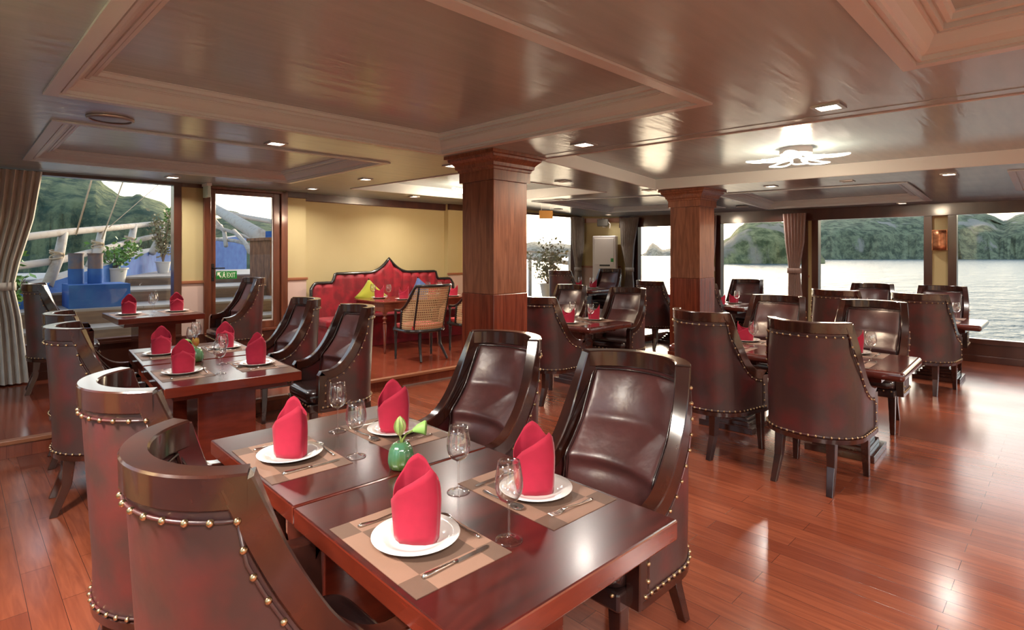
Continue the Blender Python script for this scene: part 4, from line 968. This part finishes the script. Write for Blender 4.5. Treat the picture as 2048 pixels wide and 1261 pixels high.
bm = bmesh.new(); pts_ = [(-1.40, -.12, .36), (-1.40, -.11, .9)]+[(fx(i), -.10, crest(fx(i))) for i in range(0, nu+1, 2)]+[(1.40, -.11, .9), (1.40, -.12, .36)]; tube(bm, pts_, .026, 8); bm_obj('crest_rail', bm, M['black'], parent=S, smooth=True)
bm = bmesh.new(); box(bm, -1.39, 1.39, -.62, .0, .34, .47); bm_obj('seat', bm, M['velvet'], parent=S, bevel=.04, seg=4)
bm = bmesh.new(); box(bm, -1.38, 1.38, -.60, .1, .0, .35); bm_obj('base', bm, M['velvet'], parent=S, bevel=.01)
def cushion(a, b, z, ang, tilt, m, label):
    bm = bmesh.new(); n = 12
    for sg in (-1, 1):
        def f(u, v):
            x, y = u*2-1, v*2-1; pin = 1-.10*(1-abs(x))*(abs(y)**2)-.0; px = 1-.10*(1-y*y); py = 1-.10*(1-x*x)
            return Vector((x*.215*(px if abs(x) > .99 else 1-.10*(1-y*y)*abs(x)), sg*.075*((1-x**4)*(1-y**4))**.6, y*.215*(1-.10*(1-x*x)*abs(y))))
        grid(bm, f, n, n)
    bmesh.ops.remove_doubles(bm, verts=bm.verts, dist=.0005)
    o = bm_obj('throw_pillow', bm, m, smooth=True); o.location = AB(a, b, z); o.rotation_euler = (tilt, math.radians(ang), R45); o.rotation_mode = 'XYZ'
    o.matrix_world = Matrix.Translation(AB(a, b, z)) @ Matrix.Rotation(R45, 4, 'Z') @ Matrix.Rotation(tilt, 4, 'X') @ Matrix.Rotation(math.radians(ang), 4, 'Y')
    tag(o, label, 'cushion')
cushion(4.80, 8.02, PZ+.47+.30, 45, -.28, M['cushy'], 'lime yellow square cushion standing on its corner on the red sofa')
cushion(5.80, 8.02, PZ+.47+.30, 38, -.28, M['cushb'], 'blue square cushion leaning on the red sofa')
# sofa tables with turned legs
def sofa_table(x, y, label, first=[None]):
    if first[0]:
        o = copy_tree(first[0], (x, y, PZ), R45); tag(o, label, 'table', 'turned leg tables at the sofa'); return (x, y, PZ+.76, R45)
    root = first[0] = empty('turned_leg_table', (x, y, PZ), R45); tag(root, label, 'table', 'turned leg tables at the sofa')
    bm = bmesh.new(); box(bm, -.47, .47, -.42, .42, .735, .76); bm_obj('tabletop', bm, M['t4'], parent=root, bevel=.006)
    bm = bmesh.new(); box(bm, -.44, .44, -.39, .39, .61, .736); bm_obj('apron', bm, M['t4'], parent=root, bevel=.003)
    for sx in (-1, 1):
        for sy in (-1, 1):
            bm = bmesh.new(); c = (sx*.41, sy*.36, 0); box(bm, c[0]-.034, c[0]+.034, c[1]-.034, c[1]+.034, .60, .735)
            lathe(bm, [(.013, 0), (.018, .02), (.015, .05), (.028, .42), (.018, .435), (.030, .45), (.018, .465), (.018, .475), (.036, .51), (.016, .545), (.030, .56), (.03, .60)], 16, c); bm_obj('leg', bm, M['t4'], parent=root, auto=40)
    return (x, y, PZ+.76, R45)
c0 = Vector((-1.86, 8.10)); s_ = Vector((.707, .707)); l_ = Vector((-.707, .707))
p = c0+s_*.47+l_*.42; T4a = sofa_table(p.x, p.y, 'reddish turned leg table before the sofa, its left corner nearest the lime cushion')
p = c0+s_*1.44+l_*.42; T4b = sofa_table(p.x, p.y, 'reddish turned leg table before the sofa, running behind the nearer pillar')
def setting2(T, vy, vx, place):
    x0, y0, z0, rz = T; c, s = math.cos(rz), math.sin(rz); W = lambda a, b: (x0+a*c-b*s, y0+a*s+b*c)
    x, y = W(vx, vy); put('plate', x, y, z0+.0005, 0, 'white plate at ' + place, 'plate', 'white dinner plates')
    put('nm', x, y, z0+.005, .1, 'red folded napkin at ' + place, 'napkin', 'folded red napkins')
    x, y = W(vx-.19, vy*.5); put('glass', x, y, z0+.0005, 0, 'stemmed wine glass at ' + place, 'wine glass', 'stemmed wine glasses')
setting2(T4a, -.24, .0, 'the near side of the left sofa table'); setting2(T4a, .26, -.12, 'the sofa side of the left sofa table')
setting2(T4b, -.24, .0, 'the near side of the right sofa table'); setting2(T4b, .26, -.05, 'the sofa side of the right sofa table')

# cane chairs
def cane_chair():
    root = empty('cane_armchair'); pl = lambda s: (.285*math.sin(s*PI/2*1.0)*1.0, -.27*math.cos(s*PI/2)**.8)
    def P2(s, z):
        t = abs(s); sg = 1 if s >= 0 else -1
        if t <= .62: a = t/.62*PI/2*.82; x = .30*math.sin(a)/math.sin(PI/2*.82); y = -.06-.22*math.cos(a)
        else: k = (t-.62)/.38; x = .30; y = -.06-.22*math.cos(PI/2*.82)+k*.30
        f = 1+.05*max(0, (z-.42)/.6); return Vector((sg*x*f, y-.16*max(0, (z-.42)/.62)*(1-.7*max(0, t-.45)/.55), z))
    def tp(s):
        t = abs(s)
        if t < .50: return 1.03
        k = min((t-.50)/.42, 1); return .68+(1.03-.68)*(1-k)**2.3
    bm = bmesh.new()
    grid(bm, lambda u, v: P2(-.8+1.6*u, .43+(tp(-.8+1.6*u)-.02-.43)*v), 40, 14, uv=lambda u, v: (u*1.25*.9, (.43+(tp(-.8+1.6*u)-.43)*v)*.9)); bm_obj('cane_panel', bm, M['cane'], parent=root, smooth=True)
    bm = bmesh.new(); pp = [P2(s, tp(s)) for s in [-1+2*i/50 for i in range(51)]]; tube(bm, pp, .021, 8); bm_obj('top_rail', bm, M['black'], parent=root, smooth=True)
    bm = bmesh.new(); tube(bm, [P2(-1+2*i/40, .41) for i in range(41)], .026, 8); box(bm, -.29, .29, .20, .25, .385, .435); bm_obj('seat_frame', bm, M['black'], parent=root, smooth=False)
    for s in (-.8, -.42, .42, .8):
        bm = bmesh.new(); tube(bm, [P2(s, .42+(tp(s)-.42)*i/6) for i in range(7)], .013 if abs(s) < .5 else .018, 8); bm_obj('back_post', bm, M['black'], parent=root, smooth=True)
    bm = bmesh.new(); box(bm, -.26, .26, -.22, .23, .425, .49); bm_obj('seat_cushion', bm, M['cushr'], parent=root, bevel=.02, seg=3)
    for sx in (-1, 1):
        q = P2(sx*1.0, .68); bm = bmesh.new(); lathe(bm, [(.016, .0), (.014, .03), (.020, .06), (.014, .08), (.022, .34), (.026, .36), (.026, .44), (.017, .46), (.013, .52), (.019, .62), (.014, .67)], 12, (q.x*.97, q.y, 0)); bm_obj('front_leg', bm, M['black'], parent=root, auto=45)
        bm = bmesh.new(); tube(bm, [(sx*.16, -.235, .41), (sx*.165, -.24, .22), (sx*.20, -.31, .08), (sx*.215, -.345, .012)], [.022, .021, .018, .016], 6); bm_obj('rear_leg', bm, M['black'], parent=root, auto=45)
    return root
CC = cane_chair(); CC.location = (-1.29, 7.86, PZ); CC.rotation_euler = (0, 0, math.radians(133-90)); tag(CC, 'black armchair with woven cane back before the sofa tables, fully in view', 'chair', 'cane armchairs')
c2 = copy_tree(CC, (-.61, 8.53, PZ), math.radians(133-90)); tag(c2, 'black armchair with woven cane back, half hidden by the nearer pillar', 'chair', 'cane armchairs')

# ================================================================= curtains
def curtain(pos, ang, prof, label, m, n_pl=9, dep=.05, tie=None, top_z=2.5, bot_z=.15):
    """prof: list of (z, left, right) in the local x direction; closed pleated body"""
    root = empty('tied_curtain', pos, ang); tag(root, label, 'curtain', 'tied back curtains')
    def lr(z):
        for (z1, l1, r1), (z0, l0, r0) in zip(prof, prof[1:]):
            if z0 <= z <= z1: k = (z-z0)/(z1-z0); return l0+(l1-l0)*k, r0+(r1-r0)*k
        return prof[-1][1:] if z < prof[-1][0] else prof[0][1:]
    bm = bmesh.new(); NU, NV = n_pl*10, 40; z1, z0 = prof[0][0], prof[-1][0]
    for sg in (-1, 1):
        def f(u, v):
            z = z0+(z1-z0)*v; l, r = lr(z); wd = r-l; amp = min(.035, .45*wd/n_pl)+.004
            e = min(u, 1-u)*20; e = min(e, 1)
            ph = u*n_pl*2*PI+.5*noise.noise(Vector((u*4, z*.8, 3)))
            return Vector((l+wd*u+.006*math.sin(ph*2), amp*math.sin(ph)+sg*dep*.45*e**.5, z))
        grid(bm, f, NU, NV)
    bmesh.ops.remove_doubles(bm, verts=bm.verts, dist=.002)
    bm_obj('drape', bm, m, parent=root, smooth=True)
    if tie:
        l, r = lr(tie); bm = bmesh.new(); rg = []
        for zz in (tie-.045, tie+.045):
            rg.append([bm.verts.new(((l+r)/2+((r-l)/2+.02)*math.cos(2*PI*k/20), .075*math.sin(2*PI*k/20), zz)) for k in range(20)])
        for k in range(20): bm.faces.new((rg[0][k], rg[0][(k+1) % 20], rg[1][(k+1) % 20], rg[1][k]))
        o = bm_obj('tieback', bm, m, parent=root, smooth=True); s1 = o.modifiers.new('t', 'SOLIDIFY'); s1.thickness = .008
# left curtain on the bow window
curtain(AB(.32, BW-.16, 0), R45, [(2.53, -.75, .41), (1.98, -.73, .335), (1.5, -.70, .216), (1.24, -.62, .167), (.9, -.66, .227), (.5, -.70, .266), (.16, -.72, .292)], 'long beige linen curtain tied back at the left edge of the picture', M['curtain'], n_pl=16, tie=1.24)
curtain(AB(10.12, 8.0, 0), R45, [(2.44, -.22, .22), (1.8, -.16, .20), (1.28, -.06, .10), (.9, -.10, .14), (.16, -.14, .18)], 'grey tied curtain left of the air conditioner in the far corner', M['curtaing'], n_pl=8, tie=1.25)
curtain(AB(A1-.16, 7.0, 0), -R45, [(2.40, -.20, .32), (1.8, -.16, .20), (1.25, -.02, .15), (.9, -.06, .18), (.16, -.10, .20)], 'grey tied curtain right of the air conditioner in the far corner', M['curtaing'], n_pl=8, tie=1.25)
curtain(AB(A1-.16, 3.50, 0), -R45, [(2.32, -.20, .20), (1.8, -.16, .17), (1.35, -.10, .09), (.9, -.11, .13), (.05, -.13, .16)], 'mauve tied curtain left of the wide sea window', M['curtainp'], n_pl=7, tie=1.3)
curtain(AB(A1-.16, 5.05, 0), -R45, [(2.36, -.2, .12), (1.8, -.16, .10), (1.35, -.10, .05), (.9, -.11, .08), (.05, -.13, .1)], 'mauve tied curtain beside the farther pillar, only an edge showing', M['curtainp'], n_pl=5, tie=1.3)

# ================================================================= wall objects
chn_ = Vector((-.345, -.94, 0)); ca = math.atan2(.345, .94)
ACp = Vector((2.10, 12.60, PZ)); ac = empty('floor_air_conditioner', ACp, -math.atan2(.345, .94)+0); tag(ac, 'tall white floor standing air conditioner in the far corner', 'air conditioner')
bm = bmesh.new(); box(bm, -.26, .26, -.15, .15, .0, 1.86); bm_obj('cabinet', bm, M['white'], parent=ac, bevel=.02, seg=3)
bm = bmesh.new(); box(bm, -.215, .215, -.158, -.148, 1.22, 1.80); bm_obj('air_outlet_panel', bm, M['white'], parent=ac, bevel=.004)
bm = bmesh.new(); box(bm, -.10, .13, -.156, -.149, 1.385-.20, 1.44-.20); bm_obj('display', bm, M['dark'], parent=ac)
bm = bmesh.new(); box(bm, .15, .21, -.163, -.157, 1.28, 1.36); bm_obj('energy_label', bm, M['green'], parent=ac)
bm = bmesh.new(); box(bm, -.2, .2, -.155, -.149, .15, .65); bm_obj('intake_panel', bm, M['white'], parent=ac, bevel=.004)
sp = empty('wall_speaker', (2.06, 12.66, 2.22), -math.atan2(.345, .94)); tag(sp, 'small dark speaker box on the wall above the air conditioner', 'speaker')
bm = bmesh.new(); box(bm, -.12, .12, -.10, .06, .0, .16); bm_obj('housing', bm, M['dark'], parent=sp, bevel=.01)
bm = bmesh.new(); box(bm, -.02, .02, -.02, .22, .16, .18); box(bm, -.02, .02, .0, .22, -.02, .0); tube(bm, [(.10, -.02, .12), (.16, -.0, .05), (.14, .05, -.04)], .008, 6); bm_obj('bracket', bm, M['white'], parent=sp)
sg = empty('hanging_sign', (.62, 10.2, 2.24), math.radians(8)); tag(sg, 'small brass plaque hanging from the ceiling before the bow window', 'sign')
bm = bmesh.new(); box(bm, -.125, .125, -.01, .01, 0, .15); bm_obj('plaque', bm, M['brassp'], parent=sg, bevel=.004)
bm = bmesh.new(); tube(bm, [(-.09, 0, .15), (-.09, 0, zc(.6, 10.2)-2.24)], .002, 6); bm_obj('wire', bm, M['metalg'], parent=sg)
bm = bmesh.new(); tube(bm, [(.08, 0, .15), (.08, 0, zc(.6, 10.2)-2.24)], .002, 6); bm_obj('wire', bm, M['metalg'], parent=sg)
e = empty('emergency_exit_lamp', AB(2.43, BW-.20, 2.36), R45); tag(e, 'small pale green sign box under the ceiling left of the door', 'exit lamp')
bm = bmesh.new(); box(bm, -.02, .02, -.10, .10, 0, .15); bm_obj('sign_panel', bm, M['signbox'], parent=e, bevel=.004)
bm = bmesh.new(); box(bm, -.03, .03, -.11, .11, .15, .19); bm_obj('housing', bm, M['white'], parent=e, bevel=.004)
e = empty('wall_sconce', AB(A1-.03, 1.44, 1.66), R45-PI/2+PI); tag(e, 'embossed copper wall light on the yellow panel between sea windows', 'wall light')
bm = bmesh.new()
grid(bm, lambda u, v: Vector((.02+.045*math.sin(PI*u), -.088+.176*u, .30*v)), 12, 4)
o = bm_obj('shade', bm, M['copper'], parent=e, smooth=True); s1 = o.modifiers.new('t', 'SOLIDIFY'); s1.thickness = .004
bm = bmesh.new(); box(bm, -.0, .02, -.095, .095, -.005, .31); bm_obj('back_plate', bm, M['copper'], parent=e)
e.rotation_euler = (0, 0, R45+PI)

# ================================================================= outside: bow deck
bm = bmesh.new()
lv = [(8.62, .42), (9.12, .62), (9.69, .83), (10.61, 1.02), (12.02, 1.18), (19, 1.3)]
for i in range(5):
    b0, z = lv[i]; b1 = lv[i+1][0]; k = max(.2, 1-(b0-8.6)/14)
    aR = 10.4 if i < 2 else 4.4
    box(bm, -1.6 if i < 3 else .1+(.5*(i-3)), 9.8 if i == 0 else 7.6, b0, b1+.02 if i < 4 else 16, -.4, z)
dk = st('floor', bm, M['deck'])
bm = bmesh.new()
for i in range(1, 5): box(bm, (-1.6 if i < 3 else .6), 7.6, lv[i][0]-.012, lv[i][0]-.002, lv[i-1][1], lv[i][1]-.03)
st('trim_25', bm, M['riser'])
# bulwark at left
def strip(name, pts_, wd, hgt, m, top, label=None, cat=None):
    bm = bmesh.new(); rings = []
    for i, p in enumerate(pts_):
        p = Vector(p); t = (Vector(pts_[min(i+1, len(pts_)-1)])-Vector(pts_[max(i-1, 0)])); t.z = 0; t.normalize(); n = Vector((-t.y, t.x, 0))
        rings.append([bm.verts.new(p+n*wd-Vector((0, 0, hgt))), bm.verts.new(p-n*wd-Vector((0, 0, hgt))), bm.verts.new(p-n*wd), bm.verts.new(p+n*wd)])
    for a, b in zip(rings, rings[1:]):
        for i in range(4): bm.faces.new((a[i], a[(i+1) % 4], b[(i+1) % 4], b[i])).material_index = 1 if i == 2 else 0
    bm.faces.new(rings[0]); bm.faces.new(rings[-1]); return bm_obj(name, bm, [m, top])
bl = strip('bulwark', [(-7.2, 6.4, .85), (-6.95, 7.6, 1.05), (-6.95, 9.1, 1.36), (-7.7, 11.2, 1.55), (-8.7, 13.4, 1.70), (-9.4, 16.5, 1.95), (-9.4, 19.5, 2.25)], .16, 1.6, M['blue'], M['whitep'])
tag(bl, 'blue painted bulwark with pale cap curving up outside the bow window', 'bulwark')
bl2 = strip('bulwark', [(-.3, 13.9, .75), (-2.4, 15.2, .98), (-4.6, 16.8, 1.22), (-6.4, 17.6, 1.42), (-7.6, 18.4, 1.50)], .5, 1.6, M['blue'], M['whitep'])
tag(bl2, 'blue painted bulwark with pale cap seen through the glass door', 'bulwark')
# rails
R_ = empty('bow_railing', (0, 0, 0)); tag(R_, 'white weathered pipe railing lashed with rope outside the bow window', 'railing')
top_pts = [(-7.3, 5.6, 1.62), (-6.9, 7.4, 1.76), (-6.9, 8.6, 1.93), (-7.3, 10.3, 2.08), (-8.0, 12.4, 2.26), (-8.8, 15, 2.5), (-9.3, 18, 2.8)]
mid_pts = [(-7.3, 5.6, 1.30), (-6.95, 7.4, 1.38), (-6.95, 8.6, 1.50), (-7.4, 10.3, 1.72), (-8.1, 12.4, 1.95), (-8.9, 15, 2.2), (-9.35, 18, 2.5)]
for nm, pp in (('top_rail', top_pts), ('middle_rail', mid_pts)):
    bm = bmesh.new(); tube(bm, pp, .055, 10); bm_obj(nm, bm, M['whitep'], parent=R_, smooth=True)
for i, (p, q, b_) in enumerate((((-6.9, 8.62, 1.93), None, (-6.85, 8.25, 1.12)), ((-7.2, 9.85, 2.05), None, (-7.08, 9.4, 1.38)), ((-7.62, 11.3, 2.17), None, (-7.49, 10.8, 1.50)), ((-8.3, 13.35, 2.35), None, (-8.1, 12.6, 1.62)), ((-9.0, 16.5, 2.62), None, (-8.95, 15.6, 1.85)))):
    bm = bmesh.new(); tube(bm, [b_, ((p[0]+b_[0])/2, (p[1]+b_[1])/2+.05, (p[2]+b_[2])/2), p], [.075, .07, .06], 10); o = bm_obj('post', bm, M['whitep'], parent=R_, smooth=True)
    bm = bmesh.new(); mpt = Vector(b_).lerp(Vector(p), .58)
    for k in range(4): 
        a = 2*PI*k/4; tube(bm, [mpt+Vector((.085*math.cos(t), .085*math.sin(t), -.04+.025*k+.03*math.sin(t+a))) for t in [2*PI*j/10 for j in range(11)]], .012, 5)
    bm_obj('lashing', bm, M['rope'], parent=o, smooth=True)
# lattice of the far bow seen in the door
R2 = empty('bow_railing', (0, 0, 0)); tag(R2, 'white pipe railing lattice seen through the glass door', 'railing')
def dp(px, py, d): return Vector(((px-1024)/1120*d, d, 1.6+(508-py)*d/1120))
for pp, r in (([dp(425, 452, 17), dp(470, 466, 16), dp(530, 488, 15), dp(560, 500, 14)], .05), ([dp(425, 478, 17), dp(470, 482, 16), dp(530, 498, 15)], .05), ([dp(440, 424, 17), dp(500, 436, 16.5), dp(560, 446, 16)], .07), ([dp(425, 436, 17), dp(448, 462, 16.5), dp(452, 492, 16)], .06), ([dp(468, 462, 16), dp(490, 486, 15), dp(500, 505, 14.5)], .06)):
    bm = bmesh.new(); tube(bm, pp, r, 8); bm_obj('rail', bm, M['whitep'], parent=R2, smooth=True)
bm = bmesh.new(); tube(bm, [dp(405, 398, 19), dp(432, 418, 17), dp(520, 472, 13)], [.10, .13, .17], 14); o = bm_obj('bowsprit', bm, M['whitep'], smooth=True); tag(o, 'thick pale spar slanting down through the view in the glass door', 'spar')
bm = bmesh.new()
for k in range(2): pass
W_ = empty('windlass_housing', (-4.55, 10.9, .6)); tag(W_, 'weathered brown timber windlass housing with coiled rope outside the door', 'windlass')
Rz = Matrix.Rotation(R45, 4, 'Z')
def bwin(name, m, fn, par):
    bm = bmesh.new(); fn(bm); bm.transform(Rz); return bm_obj(name, bm, m, parent=par)
bwin('post', M['brownw'], lambda bm: (box(bm, -.35, -.10, -.5, .5, 0, 1.25), box(bm, -.4, -.05, -.55, .55, 1.25, 1.30)), W_)
bwin('stepped_board', M['brownw'], lambda bm: (box(bm, -.10, .10, -.3, .3, 0, .78), box(bm, .10, .28, -.3, .3, 0, .98), box(bm, .28, 1.1, -.3, .3, 0, 1.05)), W_)
bwin('blue_drum', M['blue'], lambda bm: box(bm, -.05, .5, .0, .5, 1.0, 1.45), W_)
bm = bmesh.new()
for k in range(6): 
    cx, cy = -.02+.05*k, -.1-.02*k; tube(bm, [(cx+.06*math.sin(t), cy, 1.08+.17*math.cos(t)) for t in [2*PI*j/14 for j in range(15)]], .013, 5)
bm.transform(Rz); bm_obj('rope_coil', bm, M['rope'], parent=W_, smooth=True)
# shrouds / ropes
for i, (p, q, lab) in enumerate(((dp(152, 470, 8.2), dp(200, 300, 8.8), 'leftmost rope stay running up from the bow railing'), (dp(204, 478, 9.6), dp(262, 320, 10.5), 'second rope stay running up from the bow railing'), (dp(218, 455, 9.8), dp(345, 345, 14), 'thin slanting stay crossing the hill to the right'))):
    bm = bmesh.new(); tube(bm, [p, q, q+(q-p)*3], .012 if i < 2 else .007, 6); o = bm_obj('rope_stay', bm, M['rope'], smooth=True); tag(o, lab, 'rope')
# blue box with two pipes
bx_ = empty('bollard_box', (-6.20, 8.25, .78)); tag(bx_, 'blue painted box carrying two rusty bollards outside the bow window', 'bollard')
def f1(bm): box(bm, -.30, .42, -.35, .35, -.2, .38)
bwin('box', M['blue'], f1, bx_)
for k in range(2):
    bm = bmesh.new(); lathe(bm, [(.095, 0), (.095, .22)], 20, (-.20+.21*k, -.03+.10*k, .38)); bm_obj('bollard_foot', bm, M['blue'], parent=bx_, auto=40)
    bm = bmesh.new(); lathe(bm, [(.092, .22), (.092, .43), (.10, .43), (.10, .45), (.0, .45)], 20, (-.20+.21*k, -.03+.10*k, .38), close=False); bm_obj('bollard', bm, M['rust'], parent=bx_, auto=40)
# plants
def plant(name, base, potr, poth, stems, spread, hgt, nleaf, lsize, label, mleaf='leaf', potm='pot', seed=1, low=.3):
    rd = random.Random(seed); root = empty(name, base); tag(root, label, 'potted plant')
    if potr:
        bm = bmesh.new(); lathe(bm, [(potr*.68, 0), (potr*.95, poth*.93), (potr*1.06, poth*.93), (potr*1.06, poth), (potr*.9, poth), (potr*.88, poth*.9), (0, poth*.9)], 24, close=False); bm_obj('pot', bm, M[potm], parent=root, auto=40)
    bm = bmesh.new(); tips = []
    for k in range(stems):
        a = rd.uniform(0, 2*PI); r = spread*rd.uniform(.3, 1); h = hgt*rd.uniform(.6, 1); p = [Vector((0, 0, poth*.9)), Vector((r*.3*math.cos(a), r*.3*math.sin(a), poth+h*.4)), Vector((r*math.cos(a), r*math.sin(a), poth+h))]
        tube(bm, p, [.012, .008, .004], 5); tips.append(p)
    bm_obj('stems', bm, M['stemw'], parent=root)
    bm = bmesh.new()
    for k in range(nleaf):
        p = rd.choice(tips); t = rd.uniform(low, 1.05); q = p[0].lerp(p[1], t*2) if t < .5 else p[1].lerp(p[2], t*2-1)
        q = q+Vector([rd.gauss(0, spread*.16) for _ in range(3)]); d = Vector((rd.gauss(0, 1), rd.gauss(0, 1), rd.gauss(.3, .7))).normalized(); s = d.cross(Vector((rd.gauss(0, 1), rd.gauss(0, 1), rd.gauss(0, 1)))).normalized(); L_ = lsize*rd.uniform(.6, 1.2)
        v = [bm.verts.new(x) for x in (q, q+d*L_*.5+s*L_*.28, q+d*L_, q+d*L_*.5-s*L_*.28)]; bm.faces.new(v)
    bm_obj('foliage', bm, M[mleaf], parent=root)
plant('potted_shrub', (-7.05, 9.95, 1.02), .19, .33, 7, .42, .45, 420, .09, 'green shrub in a white tapered pot on the deck steps', seed=3)
plant('potted_shrub', (-7.6, 12.2, 1.19), .15, .24, 9, .26, 1.1, 420, .10, 'tall spindly plant in a low white pot near the window frame', seed=5, mleaf='leafd')
plant('potted_shrub', (-7.75, 12.95, 1.19), .10, .2, 5, .30, 1.25, 500, .12, 'leafy green crown rising above the railing beside the window frame', seed=11, low=.6)
plant('potted_shrub', (-6.35, 6.95, .55), .14, .25, 8, .30, .75, 260, .12, 'bright green plant half hidden behind the left curtain', seed=8)
plant('potted_shrub', (.85, 13.2, .55), .2, .35, 12, .75, .95, 700, .10, 'dry leafed shrub outside the far bow window', seed=9, mleaf='leafd')
plant('potted_shrub', (-3.5, 9.9, .63), .15, .2, 6, .2, .25, 90, .12, 'low bromeliad beyond the right edge of the glass door', seed=4)
# rail outside the right bow window
R3 = empty('bow_railing', (0, 0, 0)); tag(R3, 'pale pipe railing sloping down outside the far bow window', 'railing')
for nm, pp, r in (('rail', [dp(950, 500, 14.6), dp(1055, 515, 14.6), dp(1150, 528, 15), dp(1250, 545, 15.2)], .06), ('rail', [dp(950, 490, 14.6), dp(1055, 503, 14.6), dp(1150, 508, 15), dp(1200, 515, 15.2)], .025)):
    bm = bmesh.new(); tube(bm, pp, r, 8); bm_obj(nm, bm, M['whitep'], parent=R3, smooth=True)
for px in (1060, 1140): 
    bm = bmesh.new(); tube(bm, [dp(px, 503, 14.8), dp(px, 600, 14.8)], .05, 8); bm_obj('post', bm, M['whitep'], parent=R3, smooth=True)

# ================================================================= sea and hills
SEA = -3.6
bm = bmesh.new(); lathe(bm, [(0, SEA), (30, SEA), (120, SEA), (600, SEA), (4500, SEA)], 64, close=False); o = bm_obj('floor', bm, M['sea']); o['kind'] = 'structure'; o.name = 'sea_surface'
tag(o, 'calm rippled sea around the boat', 'sea', kind='structure')
def hill(name, crest_pts, d0, depth, m, label, rough=.10, ns=1.0, seed=0, steep=.35):
    """crest_pts: (pixel column, pixel row) of the skyline seen from the cabin; built as a ridge of real depth at distance d0"""
    xs = [p[0] for p in crest_pts]; N_ = 150; bm = bmesh.new(); rows = []
    for i in range(N_+1):
        px = xs[0]+(xs[-1]-xs[0])*i/N_
        for (x0, y0), (x1, y1) in zip(crest_pts, crest_pts[1:]):
            if x0 <= px <= x1: k = (px-x0)/(x1-x0) if x1 > x0 else 0; k = k*k*(3-2*k)*.5+k*.5; py = y0+(y1-y0)*k; break
        H = (508-py)/1120*d0+1.6-SEA; kx = (px-1024)/1120; row = []
        for j in range(23):
            t = j/22; prof = (min(1, t/.42)**steep if t < .42 else max(0, 1-((t-.42)/.58)**2)**.8) if True else 0
            d = d0+depth*(t-.42); z = H*prof
            nz = noise.fractal(Vector((kx*d0*.05*ns+seed, d*.05*ns, z*.03*ns)), .8, 2.1, 5)
            z = z+nz*H*rough*2*min(1, prof*1.5)*(0.25+0.75*min(1, t/.42))
            dd = d+nz*depth*.07
            row.append(bm.verts.new((kx*dd, dd, SEA-1+max(0, z+1) if j not in (0, 22) else SEA-1)))
        rows.append(row)
    for a, b in zip(rows, rows[1:]):
        for j in range(22): bm.faces.new((a[j], b[j], b[j+1], a[j+1]))
    o = bm_obj(name, bm, m, smooth=True); tag(o, label, 'hill'); return o
hill('forested_hill', [(-500, 420), (-300, 330), (0, 300), (85, 332), (150, 345), (190, 352), (214, 372), (243, 389), (262, 391), (278, 386), (297, 396), (321, 406), (342, 422), (380, 430), (430, 428), (448, 421), (468, 424), (499, 436), (515, 437), (539, 440), (600, 470), (680, 500), (720, 520)], 210, 130, M['hill'], 'steep forested hill rising outside the bow windows at left', rough=.05)
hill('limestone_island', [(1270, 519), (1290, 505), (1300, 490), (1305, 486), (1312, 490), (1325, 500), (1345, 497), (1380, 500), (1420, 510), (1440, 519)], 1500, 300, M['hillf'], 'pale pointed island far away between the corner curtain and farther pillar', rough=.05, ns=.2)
hill('limestone_island', [(900, 505), (960, 492), (1040, 488), (1070, 483), (1090, 488), (1120, 486), (1150, 490), (1180, 500), (1230, 508), (1250, 514)], 1100, 300, M['hillf'], 'low pale hills tinted like sun haze outside the far bow window', rough=.05, ns=.2)
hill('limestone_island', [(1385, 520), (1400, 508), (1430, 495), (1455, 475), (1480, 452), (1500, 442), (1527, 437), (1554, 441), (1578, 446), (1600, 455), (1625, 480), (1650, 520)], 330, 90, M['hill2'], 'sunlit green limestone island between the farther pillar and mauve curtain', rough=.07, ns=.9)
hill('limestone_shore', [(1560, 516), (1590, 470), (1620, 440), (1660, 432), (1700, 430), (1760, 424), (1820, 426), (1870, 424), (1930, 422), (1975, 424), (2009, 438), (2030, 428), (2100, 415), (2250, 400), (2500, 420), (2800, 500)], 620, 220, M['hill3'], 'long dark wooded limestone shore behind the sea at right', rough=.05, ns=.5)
